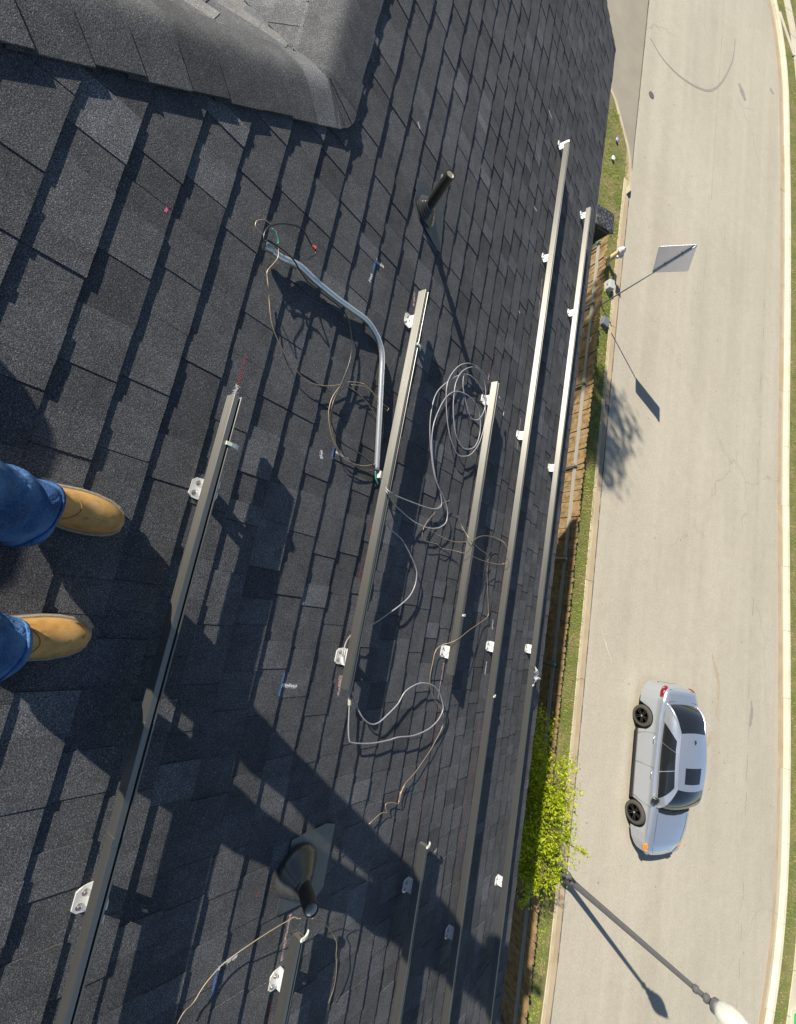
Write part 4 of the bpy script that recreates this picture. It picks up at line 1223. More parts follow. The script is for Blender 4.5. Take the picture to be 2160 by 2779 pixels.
m.loft(rings)
m.build('lid', M['dusty_lid'], bn)
m = MB()
m.tube([Mz @ Vector((0.42, -0.25, 0.93)) + Vector((-12.9, 9.16, 0.05)), Mz @ Vector((0.42, 0.25, 0.93)) + Vector((-12.9, 9.16, 0.05))], 0.016, 8)
m.build('handle', M['bin_plastic'], bn)
for sy in (-1, 1):
    m = MB()
    m.lathe([(0.0, -0.025), (0.12, -0.025), (0.12, 0.025), (0.0, 0.025)], Mz @ Vector((0.26, sy * 0.30, 0.12)) + Vector((-12.9, 9.16, 0.05)), Matrix.Rotation(math.pi / 2, 3, 'X'), 14)
    m.build('wheel', M['cable_black'], bn)

simple('hydrant_paint', (0.62, 0.50, 0.30), 0.55, 0, 0.25, 12, 0.1, 40)
simple('hydrant_cap', (0.50, 0.50, 0.52), 0.5, 0.2, 0.2, 12)
hy = empty('fire_hydrant', (-12.55, 10.34, 0.12), 'cream fire hydrant with grey bonnet beside the kerb', 'hydrant')
hb = Vector((-12.55, 10.34, 0.12))
m = MB()
m.lathe([(0.17, 0.0), (0.17, 0.03), (0.11, 0.035), (0.10, 0.06), (0.10, 0.56), (0.125, 0.57), (0.125, 0.60), (0.105, 0.61)], hb, None, 20)
autosmooth(m.build('barrel', M['hydrant_paint'], hy), 40)
m = MB()
m.lathe([(0.135, 0.60), (0.135, 0.625), (0.115, 0.64), (0.10, 0.70), (0.06, 0.74), (0.03, 0.755), (0.028, 0.80), (0.0, 0.805)], hb, None, 20)
autosmooth(m.build('bonnet', M['hydrant_cap'], hy), 40)
for ang, r, l in ((math.radians(90), 0.075, 0.20), (0, 0.055, 0.17), (math.pi, 0.055, 0.17)):
    m = MB()
    d = Vector((math.cos(ang), math.sin(ang), 0))
    m.tube([hb + Vector((0, 0, 0.48)) + d * 0.08, hb + Vector((0, 0, 0.48)) + d * (l - 0.05), hb + Vector((0, 0, 0.48)) + d * (l - 0.049), hb + Vector((0, 0, 0.48)) + d * l, hb + Vector((0, 0, 0.48)) + d * (l + 0.03)], [r * 0.8, r * 0.8, r, r, r * 0.4], 12)
    autosmooth(m.build('nozzle', M['hydrant_cap'], hy), 40)

simple('cabinet_grey', (0.40, 0.41, 0.43), 0.5, 0, 0.12, 8)
simple('cabinet_slate', (0.13, 0.15, 0.19), 0.45, 0, 0.15, 8)
for nm, c, sz, mt, lab, rz in (('utility_box', (-11.62, 10.52, 0.12), (0.36, 0.27, 0.22), 'cabinet_grey', 'pale grey utility box in the grass between hydrant and signpost', 8), ('utility_box', (-10.2, 10.50, 0.12), (0.36, 0.28, 0.16), 'cabinet_slate', 'slate grey utility box in the shaded grass just past the signpost', -12)):
    r = empty(nm, c, lab, 'utility box')
    Mz = Matrix.Rotation(math.radians(rz), 3, 'Z')
    C = Vector(c)
    m = MB()
    rings = []
    for z, k in ((-0.03, 1.0), (sz[2] * 0.75, 0.93), (sz[2] * 0.97, 0.88), (sz[2], 0.80)):
        rings.append([Mz @ Vector((sx * sz[0] / 2 * k, sy * sz[1] / 2 * k, z)) + C for sx, sy in ((-1, -0.8), (-0.85, -1), (0.85, -1), (1, -0.8), (1, 0.8), (0.85, 1), (-0.85, 1), (-1, 0.8))])
    m.loft(rings)
    m.build('cabinet', M[mt], r)
    m = MB()
    m.box(C + Vector((0, 0, 0.0)), (sz[0] * 1.12, sz[1] * 1.12, 0.05), Mz)
    m.build('base', M['kerb_concrete'], r)
    m = MB()
    m.box(C + Mz @ Vector((0, -sz[1] * 0.47, sz[2] * 0.55)), (0.05, 0.02, 0.05), Mz)
    m.build('lock', M['bolt_steel'], r)

# diamond road sign seen from behind
simple('sign_back', (0.80, 0.82, 0.97), 0.40, 0.85, 0.04, 6)
simple('sign_face', (0.75, 0.48, 0.03), 0.4, 0, 0.05, 6)
simple('post_steel', (0.40, 0.44, 0.47), 0.5, 0.5, 0.15, 20)
sgl = Vector((-10.81, 10.30, 0.06))
sg = empty('road_sign', sgl, 'diamond shaped road sign on a thin steel post, seen from its bare back', 'road sign')
m = MB()
m.tube([sgl, sgl + Vector((0, 0, 3.22))], 0.024, 10)
m.build('post', M['post_steel'], sg, True)
dv = Vector((0.09, 1.0, 0)).normalized()
nv = Vector((1.0, -0.09, 0)).normalized()
cc = sgl + Vector((0, 0, 2.60)) - nv * 0.032
ro = []
for k in range(4):
    for da in (-0.035, 0.035):
        an = k * math.pi / 2 + da
        ro.append(cc + dv * (0.645 * math.sin(an)) + Vector((0, 0, 0.645 * math.cos(an))))
m = MB()
m.hexa([p - nv * 0.002 for p in ro], [p + nv * 0.002 for p in ro])
pn = m.build('panel', M['sign_back'], sg)
m = MB()
m.hexa([p * 1.0 - nv * 0.0045 + (cc - p) * 0.01 for p in ro], [p - nv * 0.0025 + (cc - p) * 0.01 for p in ro])
m.build('face', M['sign_face'], pn)
for dz in (-0.25, 0.25):
    m = MB()
    m.box(cc + Vector((0, 0, dz)) + nv * 0.03, (0.07, 0.06, 0.035))
    m.build('bracket', M['bolt_steel'], sg)

# street lamp with an acorn globe
simple('lamp_paint', (0.11, 0.112, 0.122), 0.42, 0.2, 0.2, 14)
q = NT('frosted_globe')
q.col((0.80, 0.80, 0.78))
q.set(Roughness=0.25)
q.b.inputs['Transmission Weight'].default_value = 0.55
q.b.inputs['Subsurface Weight'].default_value = 0.3
M['frosted_globe'] = q.m
lb = Vector((6.58, 11.04, 0.09))
lp = empty('street_lamp', lb, 'dark fluted street lamp with a frosted acorn globe by the near kerb', 'street lamp')
m = MB()
m.lathe([(0.20, 0.0), (0.20, 0.10), (0.17, 0.14), (0.15, 0.40), (0.11, 0.50), (0.085, 0.62), (0.075, 0.66)], lb, None, 20)
autosmooth(m.build('base', M['lamp_paint'], lp), 40)
m = MB()
rings = []
for z, r in ((0.62, 0.075), (1.5, 0.066), (2.6, 0.055), (3.72, 0.045)):
    rings.append([lb + Vector((r * (1 + 0.07 * (-1) ** k) * math.cos(2 * math.pi * k / 24), r * (1 + 0.07 * (-1) ** k) * math.sin(2 * math.pi * k / 24), z)) for k in range(24)])
m.loft(rings)
m.build('pole', M['lamp_paint'], lp)
m = MB()
m.lathe([(0.05, 3.70), (0.075, 3.72), (0.075, 3.77), (0.05, 3.79), (0.05, 3.90), (0.085, 3.93), (0.085, 3.97), (0.06, 3.99), (0.06, 4.03), (0.13, 4.08), (0.135, 4.13), (0.12, 4.14)], lb, None, 20)
autosmooth(m.build('fitter', M['lamp_paint'], lp), 40)
m = MB()
m.lathe([(0.12, 4.135), (0.17, 4.22), (0.205, 4.34), (0.21, 4.44), (0.185, 4.56), (0.145, 4.64), (0.12, 4.66), (0.115, 4.72), (0.07, 4.82), (0.02, 4.86), (0.0, 4.865)], lb, None, 28)
m.build('globe', M['frosted_globe'], lp, True)
m = MB()
m.lathe([(0.03, 4.86), (0.03, 4.88), (0.012, 4.90), (0.012, 4.94), (0.0, 4.96)], lb, None, 10)
m.build('finial', M['lamp_paint'], lp)

# bits of litter on the grass
for (x, y), c, lab in (((-17.6, 10.15), (0.30, 0.25, 0.55), 'crumpled violet wrapper on the grass by the driveway'), ((-16.7, 10.05), (0.62, 0.72, 0.74), 'crumpled pale wrapper on the grass nearer the bin')):
    simple('litter%d' % int(-x * 10), c, 0.4, 0, 0.2, 30)
    m = MB()
    rg = random.Random(int(x * 10))
    m.loft([[Vector((x + r * math.cos(k) * 0.10 + rg.uniform(-.02, .02), y + r * math.sin(k) * 0.07 + rg.uniform(-.02, .02), z)) for k in (0, 0.9, 1.8, 2.7, 3.6, 4.5, 5.4)] for r, z in ((0.7, 0.17), (1.0, 0.20), (0.9, 0.225), (0.35, 0.23))])
    tag(m.build('wrapper', M['litter%d' % int(-x * 10)]), lab, 'litter')


# ---------------------------------------------------------------- plants
def leaf(m, p, size, rg, tn, up=0.3):
    d = Vector((rg.gauss(0, 1), rg.gauss(0, 1), rg.gauss(0, 0.6) + up)).normalized()
    u = d.orthogonal().normalized()
    u = (u * math.cos(rg.uniform(0, 6.28)) + d.cross(u) * math.sin(rg.uniform(0, 6.28))).normalized()
    w = d.cross(u)
    l, b_ = size * rg.uniform(0.7, 1.3), size * rg.uniform(0.35, 0.55)
    m.face([p - u * l * 0.5, p + w * b_ * 0.5 - d * b_ * 0.15, p + u * l * 0.5 - d * l * 0.12, p - w * b_ * 0.5 - d * b_ * 0.15], tn)


def tree(name, base, clumps, nleaf, size, leafm, label, cat, trunk_r, seed, sprigs=(), nt_=26):
    rg = random.Random(seed)
    root = empty(name, base, label, cat)
    B = Vector(base)
    tr = MB()
    cr = MB()
    for c, r, wgt in clumps:
        C = Vector(c)
        mid_ = B.lerp(C, 0.45) + Vector((rg.uniform(-.15, .15), rg.uniform(-.15, .15), 0.1)) * (C - B).length * 0.3
        pts = spline([B, mid_, C], 6)
        tr.tube(pts, [trunk_r * (1 - 0.85 * i / (len(pts) - 1)) for i in range(len(pts))], 7)
        for _ in range(5):
            e = C + Vector((rg.gauss(0, 1), rg.gauss(0, 1), rg.gauss(0, 1))).normalized() * min(r) * rg.uniform(0.7, 1.0)
            tr.tube([C.lerp(B, 0.15), C.lerp(e, 0.6) + Vector((0, 0, 0.03)), e], [trunk_r * 0.25, trunk_r * 0.15, trunk_r * 0.05], 5)
        tw = []
        for _ in range(int(nt_ * wgt)):
            d = Vector((rg.gauss(0, 1), rg.gauss(0, 1), rg.gauss(0, 1))).normalized()
            k = rg.uniform(0.35, 1.05)
            tw.append((C + Vector((d.x * r[0], d.y * r[1], d.z * r[2])) * k, d, k))
            tr.tube([C.lerp(tw[-1][0], 0.2), C.lerp(tw[-1][0], 0.65) + Vector((0, 0, 0.03)), tw[-1][0]], [trunk_r * 0.14, trunk_r * 0.1, trunk_r * 0.04], 4)
        for _ in range(int(nleaf * wgt)):
            tc, d, k_ = rg.choice(tw)
            sp = 0.16 * (sum(r) / 3)
            p = tc + Vector((rg.gauss(0, sp), rg.gauss(0, sp), rg.gauss(0, sp))) + Vector((d.x, d.y, 0)) * rg.uniform(0, sp)
            leaf(cr, p, size * rg.uniform(0.7, 1.35), rg, min(1, max(0, rg.gauss(0.55, 0.28) + 0.25 * (k_ - 0.7))))  # inner leaves toned darker, painting shade into the crown
    for a, b_ in sprigs:
        P_ = spline([a, (Vector(a) + Vector(b_)) / 2 + Vector((0, 0, 0.12)), b_], 8)
        tr.tube(P_, [0.008 * (1 - 0.8 * i / (len(P_) - 1)) for i in range(len(P_))], 5)
        for p in P_:
            for _ in range(7): leaf(cr, p + Vector((rg.gauss(0, 0.03), rg.gauss(0, 0.03), rg.gauss(0, 0.03))), size, rg, rg.uniform(0.5, 1))
    tr.build('trunk', M['bark'], root, True)
    cr.build('crown', M[leafm], root)
    return root


tree('crape_myrtle', (3.7, 7.1, 0.03), [((2.55, 7.15, 2.55), (0.62, 0.45, 0.55), 0.8), ((3.2, 7.42, 3.0), (0.66, 0.45, 0.60), 1.0), ((3.15, 6.75, 2.9), (0.75, 0.5, 0.7), 1.0), ((3.9, 7.35, 3.05), (0.70, 0.48, 0.62), 1.1), ((4.0, 6.7, 2.8), (0.75, 0.5, 0.7), 1.0), ((4.5, 7.38, 2.9), (0.46, 0.42, 0.52), 0.8), ((4.75, 6.9, 2.6), (0.50, 0.45, 0.6), 0.7), ((3.5, 7.1, 2.0), (0.9, 0.6, 0.7), 0.8)], 2700, 0.064, 'lime_leaf', 'bright lime green leafy tree rising between the eave and the fence', 'tree', 0.05, 3,
     (((4.2, 8.0, 2.95), (4.5, 8.75, 2.9)), ((4.1, 7.9, 2.9), (4.2, 8.35, 2.7)), ((4.9, 7.2, 2.9), (5.4, 7.25, 2.75))), 48)
tree('shrub', (-5.5, 8.15, 0.03), [((-5.75, 8.15, 0.55), (0.35, 0.25, 0.4), 1.0), ((-5.25, 8.2, 0.5), (0.40, 0.25, 0.4), 1.0), ((-5.5, 8.25, 0.9), (0.3, 0.2, 0.3), 0.7)], 420, 0.07, 'dark_leaf', 'dark green shrub in the shade on the house side of the fence', 'shrub', 0.02, 9)
# tall tree behind the wing: only its shade reaches the street
tree('tall_tree', (-18.3, -3.4, 0.0), [((-18.6, -3.7, 11.6), (1.0, 1.0, 1.1), 1.0), ((-17.6, -3.2, 12.2), (1.0, 0.9, 1.0), 1.0), ((-18.9, -2.6, 12.6), (1.0, 1.0, 1.0), 1.0), ((-18.2, -3.4, 13.3), (0.9, 0.9, 0.9), 0.9), ((-17.3, -4.2, 11.4), (0.8, 0.8, 0.9), 0.8), ((-16.6, -3.4, 11.2), (0.7, 0.7, 0.7), 0.7)], 520, 0.26, 'dark_leaf', 'tall tree behind the low wing whose shade falls on the street edge', 'tree', 0.16, 17)

# grey tub lying by the fence
simple('tub_grey', (0.30, 0.29, 0.32), 0.5, 0, 0.2, 20)
tb = empty('tub', (-4.75, 8.1, 0.05), 'old grey plastic tub lying against the house side of the fence', 'tub')
m = MB()
Mt = Matrix.Rotation(math.radians(55), 3, 'X') @ Matrix.Rotation(math.radians(20), 3, 'Y')
m.lathe([(0.0, 0.0), (0.20, 0.0), (0.26, 0.30), (0.28, 0.30), (0.28, 0.315), (0.25, 0.315), (0.19, 0.02), (0.0, 0.02)], (-4.75, 8.1, 0.32), Mt, 22)
autosmooth(m.build('shell', M['tub_grey'], tb), 40)
m = MB()
m.tube([Mt @ Vector((0.28 * math.cos(a * 0.35), 0.28 * math.sin(a * 0.35) * 1.0, 0.31 + 0.10 * math.sin(a * 0.35))) + Vector((-4.75, 8.1, 0.32)) for a in range(10)], 0.006, 6)
m.build('handle', M['bolt_steel'], tb)

# green transformer cabinet at the far walk
simple('transformer_green', (0.03, 0.30, 0.12), 0.5, 0, 0.15, 8)
tf = empty('transformer_cabinet', (12.75, 24.0, 0.1), 'green transformer cabinet by the far walk, lower right corner', 'cabinet')
m = MB()
m.loft([[Vector((12.75 + sx * 0.55 * k, 24.0 + sy * 0.5 * k, z)) for sx, sy in ((-1, -1), (1, -1), (1, 1), (-1, 1))] for z, k in ((0.1, 1.0), (0.75, 1.0), (0.80, 0.94))])
m.build('cabinet', M['transformer_green'], tf)
m = MB()
m.box((12.75, 24.0, 0.09), (1.4, 1.3, 0.08))
m.build('pad', M['walk_concrete'], tf)
m = MB()
m.box((12.75, 23.49, 0.5), (0.10, 0.03, 0.12))
m.build('handle', M['bolt_steel'], tf)

# ---------------------------------------------------------------- parked car
q = NT('car_paint')
q.col((0.50, 0.55, 0.645))
q.set(Metallic=0.7, Roughness=0.25)
q.b.inputs['Coat Weight'].default_value = 0.8
q.b.inputs['Coat Roughness'].default_value = 0.04
fk = q.noise(900, 1)
q.bump(fk, 0.03, 0.0005)
M['car_paint'] = q.m
q = NT('car_glass')
q.col((0.012, 0.014, 0.018))
q.set(Roughness=0.03)
q.b.inputs['Specular IOR Level'].default_value = 0.7
M['car_glass'] = q.m
simple('trim_black', (0.015, 0.015, 0.016), 0.4, 0, 0.2, 30)
simple('chrome', (0.75, 0.76, 0.78), 0.18, 0.95, 0.05, 30)
simple('tyre', (0.050, 0.047, 0.043), 0.85, 0, 0.25, 30)
simple('rim_dark', (0.030, 0.030, 0.032), 0.25, 0.7, 0.2, 30)
simple('lamp_red', (0.17, 0.008, 0.012), 0.15, 0, 0.2, 30)
simple('lamp_amber', (0.85, 0.26, 0.01), 0.25, 0, 0.1, 30)
simple('lamp_clear', (0.42, 0.44, 0.46), 0.12, 0.4, 0.1, 30)
CC = Vector((3.70, 14.62, 0.0))
car = empty('parked_car', CC, 'silver four door saloon with dark alloy wheels parked in the street', 'car')
LP = lambda tab, x: next((a[1] + (b[1] - a[1]) * (x - a[0]) / (b[0] - a[0]) for a, b in zip(tab, tab[1:]) if a[0] <= x <= b[0]), tab[-1][1] if x > tab[-1][0] else tab[0][1])
WID = [(-2.50, 0.46), (-2.46, 0.58), (-2.40, 0.67), (-2.28, 0.77), (-2.0, 0.855), (-1.4, 0.90), (0, 0.905), (1.4, 0.90), (1.8, 0.87), (2.1, 0.79), (2.3, 0.67), (2.42, 0.53), (2.47, 0.40)]
DECK = [(-2.50, 0.60), (-2.47, 0.72), (-2.40, 0.93), (-2.30, 1.00), (-2.0, 1.015), (-1.6, 0.98), (-0.5, 0.945), (0.6, 0.93), (1.0, 0.925), (1.6, 0.865), (2.1, 0.775), (2.35, 0.68), (2.47, 0.56)]
WX = (-1.39, 1.40)


def zb(x):
    z = 0.19 if abs(x) < 2.1 else 0.19 + (abs(x) - 2.1) * 0.12
    for w in WX:
        d = abs(x - w)
        if d < 0.372: z = max(z, 0.335 + math.sqrt(0.372 ** 2 - d * d))
    return z


xs = sorted(set([-2.50, -2.47, -2.44, -2.40, -2.35] + [-2.3 + 0.06 * i for i in range(79)] + [2.42, 2.47] + [w + s_ * 0.371 for w in WX for s_ in (-1, 1)]))
xs = [x for x in xs if -2.501 <= x <= 2.471]


def section(x):
    w, d, b_ = LP(WID, x), LP(DECK, x), zb(x)
    sh = d - 0.055
    half = []
    lv = [(w * 0.955, b_), (w * 0.985, max(b_ + 0.004, 0.34)), (w * 1.0, max(b_ + 0.008, 0.52)), (w * 1.0, max(b_ + 0.012, min(0.70, sh - 0.08))), (w * 0.985, max(b_ + 0.016, sh - 0.035)), (w * 0.955, sh + 0.015), (w * 0.89, d - 0.006), (w * 0.74, d + 0.010), (w * 0.4, d + 0.024), (0.0, d + 0.028)]
    half = lv
    return [Vector((x, -y, z)) + CC for y, z in half] + [Vector((x, y, z)) + CC for y, z in reversed(half[:-1])]


m = MB()
m.loft([section(x) for x in xs], False, True)
m.f = m.f[:-2]
m.t = m.t[:-2]
for x in (xs[0], xs[-1]):
    m.face(section(x) if x < 0 else list(reversed(section(x))))
body = autosmooth(m.build('body', M['car_paint'], car), 50)
m = MB()
m.box(CC + Vector((0, 0, 0.36)), (4.2, 1.42, 0.30))
m.build('underbody', M['trim_black'], car)
# side skirts
for sy in (-1, 1):
    m = MB()
    m.hexa([CC + Vector((x, sy * y, z)) for x, y, z in ((-1.0, 0.80, 0.13), (1.02, 0.80, 0.13), (1.02, 0.90, 0.15), (-1.0, 0.90, 0.15))], [CC + Vector((x, sy * y, z)) for x, y, z in ((-1.0, 0.80, 0.20), (1.02, 0.80, 0.20), (1.02, 0.893, 0.215), (-1.0, 0.893, 0.215))])
    m.build('side_skirt', M['trim_black'], car)
# greenhouse
RX0, RX1 = -1.22, 0.30


def grid(fn, nu, nv, name, mat, parent, smooth=True):
    m = MB()
    vs = [CC + Vector(fn(i / nu, j / nv)) for i in range(nu + 1) for j in range(nv + 1)]
    m.raw(vs, [(i * (nv + 1) + j, (i + 1) * (nv + 1) + j, (i + 1) * (nv + 1) + j + 1, i * (nv + 1) + j + 1) for i in range(nu) for j in range(nv)])
    return m.build(name, mat, parent, smooth)


def roof_e(u):    # edge half width and height along the roof
    return 0.60 + 0.055 * math.sin(math.pi * min(1, max(0, u))), 1.375 + 0.03 * math.sin(math.pi * min(1, max(0, u * 0.9 + 0.08)))


def f_roof(u, v):
    w, z = roof_e(u)
    y = (v * 2 - 1) * w
    return (RX0 + (RX1 - RX0) * u - 0.05 * (2 * u - 1) * -(1 - (2 * v - 1) ** 2) * 1.0, y, z + 0.05 * (1 - (2 * v - 1) ** 2))


grid(f_roof, 12, 10, 'roof', M['car_paint'], car)


def f_ws(u, v):
    y_ = v * 2 - 1
    top = Vector(f_roof(1, v))
    bot = Vector((0.98 + 0.10 * (1 - y_ * y_), y_ * 0.77, 0.945 + 0.02 * (1 - y_ * y_)))
    p = bot.lerp(top, u)
    p.z += 0.055 * math.sin(math.pi * u)
    p.x += 0.10 * math.sin(math.pi * u)
    p.y *= 1 + 0.06 * math.sin(math.pi * u)
    return p


grid(f_ws, 8, 10, 'windshield', M['car_glass'], car)


def f_rw(u, v):
    y_ = v * 2 - 1
    top = Vector(f_roof(0, v))
    bot = Vector((-1.93 - 0.06 * (1 - y_ * y_), y_ * 0.70, 1.015 + 0.015 * (1 - y_ * y_)))
    p = bot.lerp(top, u)
    p.z += 0.050 * math.sin(math.pi * u)
    p.x -= 0.10 * math.sin(math.pi * u)
    p.y *= 1 + 0.06 * math.sin(math.pi * u)
    return p


grid(f_rw, 8, 10, 'rear_window', M['car_glass'], car)
for sy in (-1, 1):
    v0 = 0 if sy < 0 else 1

    def f_side(u, v):
        # v 0 belt .. 1 roof edge ; u 0 rear .. 1 front, ends follow the glass edges
        bl = Vector((-1.95 + 2.94 * u, sy * LP([(0, 0.715), (0.12, 0.80), (0.5, 0.83), (0.9, 0.82), (1, 0.785)], u), LP([(0, 1.01), (0.3, 0.965), (1, 0.93)], u)))
        w, z = roof_e(u)
        tp = Vector((RX0 + (RX1 - RX0) * u - 0.0, sy * w, z))
        p = bl.lerp(tp, v)
        p.y += sy * 0.045 * math.sin(math.pi * v)
        p.x += 0.10 * math.sin(math.pi * v) * (2 * u - 1) ** 3
        # bow the pillars outward like the glass does
        p.z += 0.066 * math.sin(math.pi * v) * max(0, abs(2 * u - 1) - 0.2)
        return p
    grid(f_side, 16, 6, 'side_frame', M['car_paint'], car)

    def win(u0, u1, name, v0_=0.06, v1_=0.90, tip=0.0):
        m = MB()
        n = 8
        ring = []
        for i in range(n + 1): ring.append((u0 + (u1 - u0) * i / n, v0_))
        for i in range(n + 1): ring.append((u1 + (u0 - u1) * i / n, v1_ if True else 0))
        if tip: ring = [(u0 - tip, v0_ + 0.02)] + ring
        pts = []
        for u, v in ring:
            p = Vector(f_side(u, v))
            p.y += sy * 0.006
            pts.append(CC + p)
        if sy > 0: pts.reverse()
        # strip quads between belt and roof rows
        bot, topr = [], []
        vs, fs = [], []
        for i in range(n + 1):
            for k in range(5):
                p = Vector(f_side(u0 + (u1 - u0) * i / n - (tip * (1 - k / 4) if i == 0 else 0), v0_ + (v1_ - v0_) * k / 4))
                p.y += sy * 0.006
                vs.append(CC + p)
        for i in range(n):
            for k in range(4): fs.append((i * 5 + k, (i + 1) * 5 + k, (i + 1) * 5 + k + 1, i * 5 + k + 1))
        m.raw(vs, fs)
        return m.build(name, M['car_glass'], car, True)
    m = MB()
    edge = [CC + Vector(f_side(1.0, k / 8)) for k in range(9)] + [CC + Vector(f_side(1 - k / 16, 1.0)) for k in range(1, 16)] + [CC + Vector(f_side(0.0, 1 - k / 8)) for k in range(9)]
    m.tube([p + Vector((0, -sy * 0.012, -0.010)) for p in edge], [0.026 + 0.012 * min(1, max(0, (k - 22) / 8)) for k in range(len(edge))], 12)
    m.build('pillar', M['car_paint'], car, True)
    win(0.20, 0.37, 'side_window', 0.06, 0.84, 0.03)
    win(0.375, 0.655, 'side_window', 0.06, 0.86)
    win(0.665, 0.915, 'side_window', 0.06, 0.86)
    # chrome line along the belt, door seams, handles, mirror
    m = MB()
    m.tube([CC + Vector(f_side(u / 20, 0.03)) + Vector((0, sy * 0.006, 0)) for u in range(3, 20)], 0.008, 6)
    m.build('belt_trim', M['chrome'], car)
    yb = lambda x: LP(WID, x)
    for xd, bend in ((1.02, -0.10), (-0.06, 0.02), (-1.02, 0.16)):
        m = MB()
        m.tube([CC + Vector((xd + bend * (1 - k / 6) ** 2, sy * (yb(xd) * (0.985 if k in (0, 6) else 1.0) + 0.0005), 0.24 + 0.62 * k / 6)) for k in range(7)], 0.0045, 5)
        m.build('door_seam', M['trim_black'], car)
    for xh in (0.06, -0.93):
        m = MB()
        m.tube([CC + Vector((xh, sy * 0.90, 0.80)), CC + Vector((xh + 0.02, sy * 0.935, 0.803)), CC + Vector((xh + 0.17, sy * 0.935, 0.803)), CC + Vector((xh + 0.19, sy * 0.90, 0.80))], 0.014, 8)
        m.build('door_handle', M['chrome'], car, True)
    m = MB()
    m.loft([[CC + Vector((0.76 + dx * k, sy * y, 1.00 + dz * k)) for dx, dz in ((-0.07, -0.06), (0.05, -0.075), (0.12, 0.0), (0.04, 0.07), (-0.07, 0.065))] for y, k in ((0.80, 0.35), (0.88, 0.85), (0.99, 1.0), (1.04, 0.75))])
    autosmooth(m.build('mirror', M['trim_black'], car), 50)
    # lamps at the corners
    m = MB()
    ring = [(2.10, 0.810, 0.64), (2.22, 0.765, 0.61), (2.28, 0.735, 0.66), (2.20, 0.762, 0.715), (2.08, 0.815, 0.73)]
    m.hexa([CC + Vector((x - 0.02, sy * (y - 0.05), z)) for x, y, z in ring], [CC + Vector((x + 0.012, sy * (y + 0.010), z)) for x, y, z in ring])
    m.build('side_marker', M['lamp_amber'], car)
    m = MB()
    ring = [(2.29, 0.735, 0.60), (2.40, 0.62, 0.57), (2.415, 0.58, 0.62), (2.34, 0.655, 0.685), (2.27, 0.735, 0.705)]
    m.hexa([CC + Vector((x - 0.03, sy * (y - 0.05), z)) for x, y, z in ring], [CC + Vector((x + 0.012, sy * (y + 0.008), z)) for x, y, z in ring])
    m.build('headlight', M['lamp_clear'], car)
    m = MB()
    ring = [(-2.12, 0.828, 0.83), (-2.12, 0.822, 0.90), (-2.27, 0.765, 0.935), (-2.40, 0.655, 0.92), (-2.44, 0.58, 0.88), (-2.45, 0.575, 0.81), (-2.40, 0.668, 0.79), (-2.28, 0.768, 0.80)]
    m.hexa([CC + Vector((x + 0.03, sy * (y - 0.06), z)) for x, y, z in ring], [CC + Vector((x - 0.008, sy * (y + 0.010), z)) for x, y, z in ring])
    m.build('tail_light', M['lamp_red'], car)
    for xw in WX:
        wc = CC + Vector((xw, sy * 0.80, 0.325))
        Mw = Matrix.Rotation(math.pi / 2 * (1 if sy < 0 else -1), 3, 'X')
        wh = MB()
        wh.lathe([(0.02, -0.10), (0.20, -0.10), (0.20, -0.02), (0.02, -0.02)], wc, Mw, 24)
        w_ = wh.build('wheel', M['trim_black'], car)
        m = MB()
        m.lathe([(0.222, -0.10), (0.29, -0.11), (0.322, -0.085), (0.325, 0.04), (0.315, 0.085), (0.29, 0.105), (0.255, 0.108), (0.228, 0.10), (0.222, 0.075), (0.218, 0.0)], wc, Mw, 36)
        autosmooth(m.build('tyre', M['tyre'], w_), 40)
        m = MB()
        for k in range(10):
            a0 = 2 * math.pi * (k // 2) / 5 + (0.17 if k % 2 else -0.17)
            ri, ro_ = 0.045, 0.212
            ai = 2 * math.pi * (k // 2) / 5 + (0.30 if k % 2 else -0.30)
            pts = []
            for rr, an, hw, zz in ((ri, ai, 0.016, 0.078), (ro_, a0, 0.013, 0.092)):
                c = Vector((rr * math.cos(an), rr * math.sin(an), zz))
                t = Vector((-math.sin(a0), math.cos(a0), 0)) * hw
                pts += [c - t, c + t]
            q4 = [pts[0], pts[1], pts[3], pts[2]]
            m.hexa([Mw @ (p - Vector((0, 0, 0.03))) + wc for p in q4], [Mw @ p + wc for p in q4])
        m.lathe([(0.0, 0.082), (0.05, 0.080), (0.052, 0.05), (0.0, 0.05)], wc, Mw, 16)
        m.lathe([(0.205, 0.06), (0.205, 0.098), (0.228, 0.102), (0.230, 0.06)], wc, Mw, 32)
        m.build('rim', M['rim_dark'], w_)
        m = MB()
        m.lathe([(0.0, 0.083), (0.025, 0.083), (0.026, 0.088), (0.0, 0.089)], wc, Mw, 12)
        m.build('hub_cap', M['chrome'], w_)
m = MB()
vs = [CC + Vector(f_roof(u, v)) + Vector((0, 0, 0.004)) for u in (0.60, 0.70, 0.80, 0.88) for v in (0.22, 0.35, 0.5, 0.65, 0.78)]
m.raw(vs, [(i * 5 + j, (i + 1) * 5 + j, (i + 1) * 5 + j + 1, i * 5 + j + 1) for i in range(3) for j in range(4)])
m.build('sunroof', M['car_glass'], car, True)
m = MB()
an = CC + Vector((-1.02, 0, 1.425))
m.loft([[an + Vector((x * k, y * k, z)) for x, y in ((0.10, 0), (0.0, 0.028), (-0.07, 0.03), (-0.07, -0.03), (0.0, -0.028))] for z, k in ((0, 1.0), (0.03, 0.75), (0.055, 0.3))])
m.build('antenna_fin', M['trim_black'], car)
m = MB()
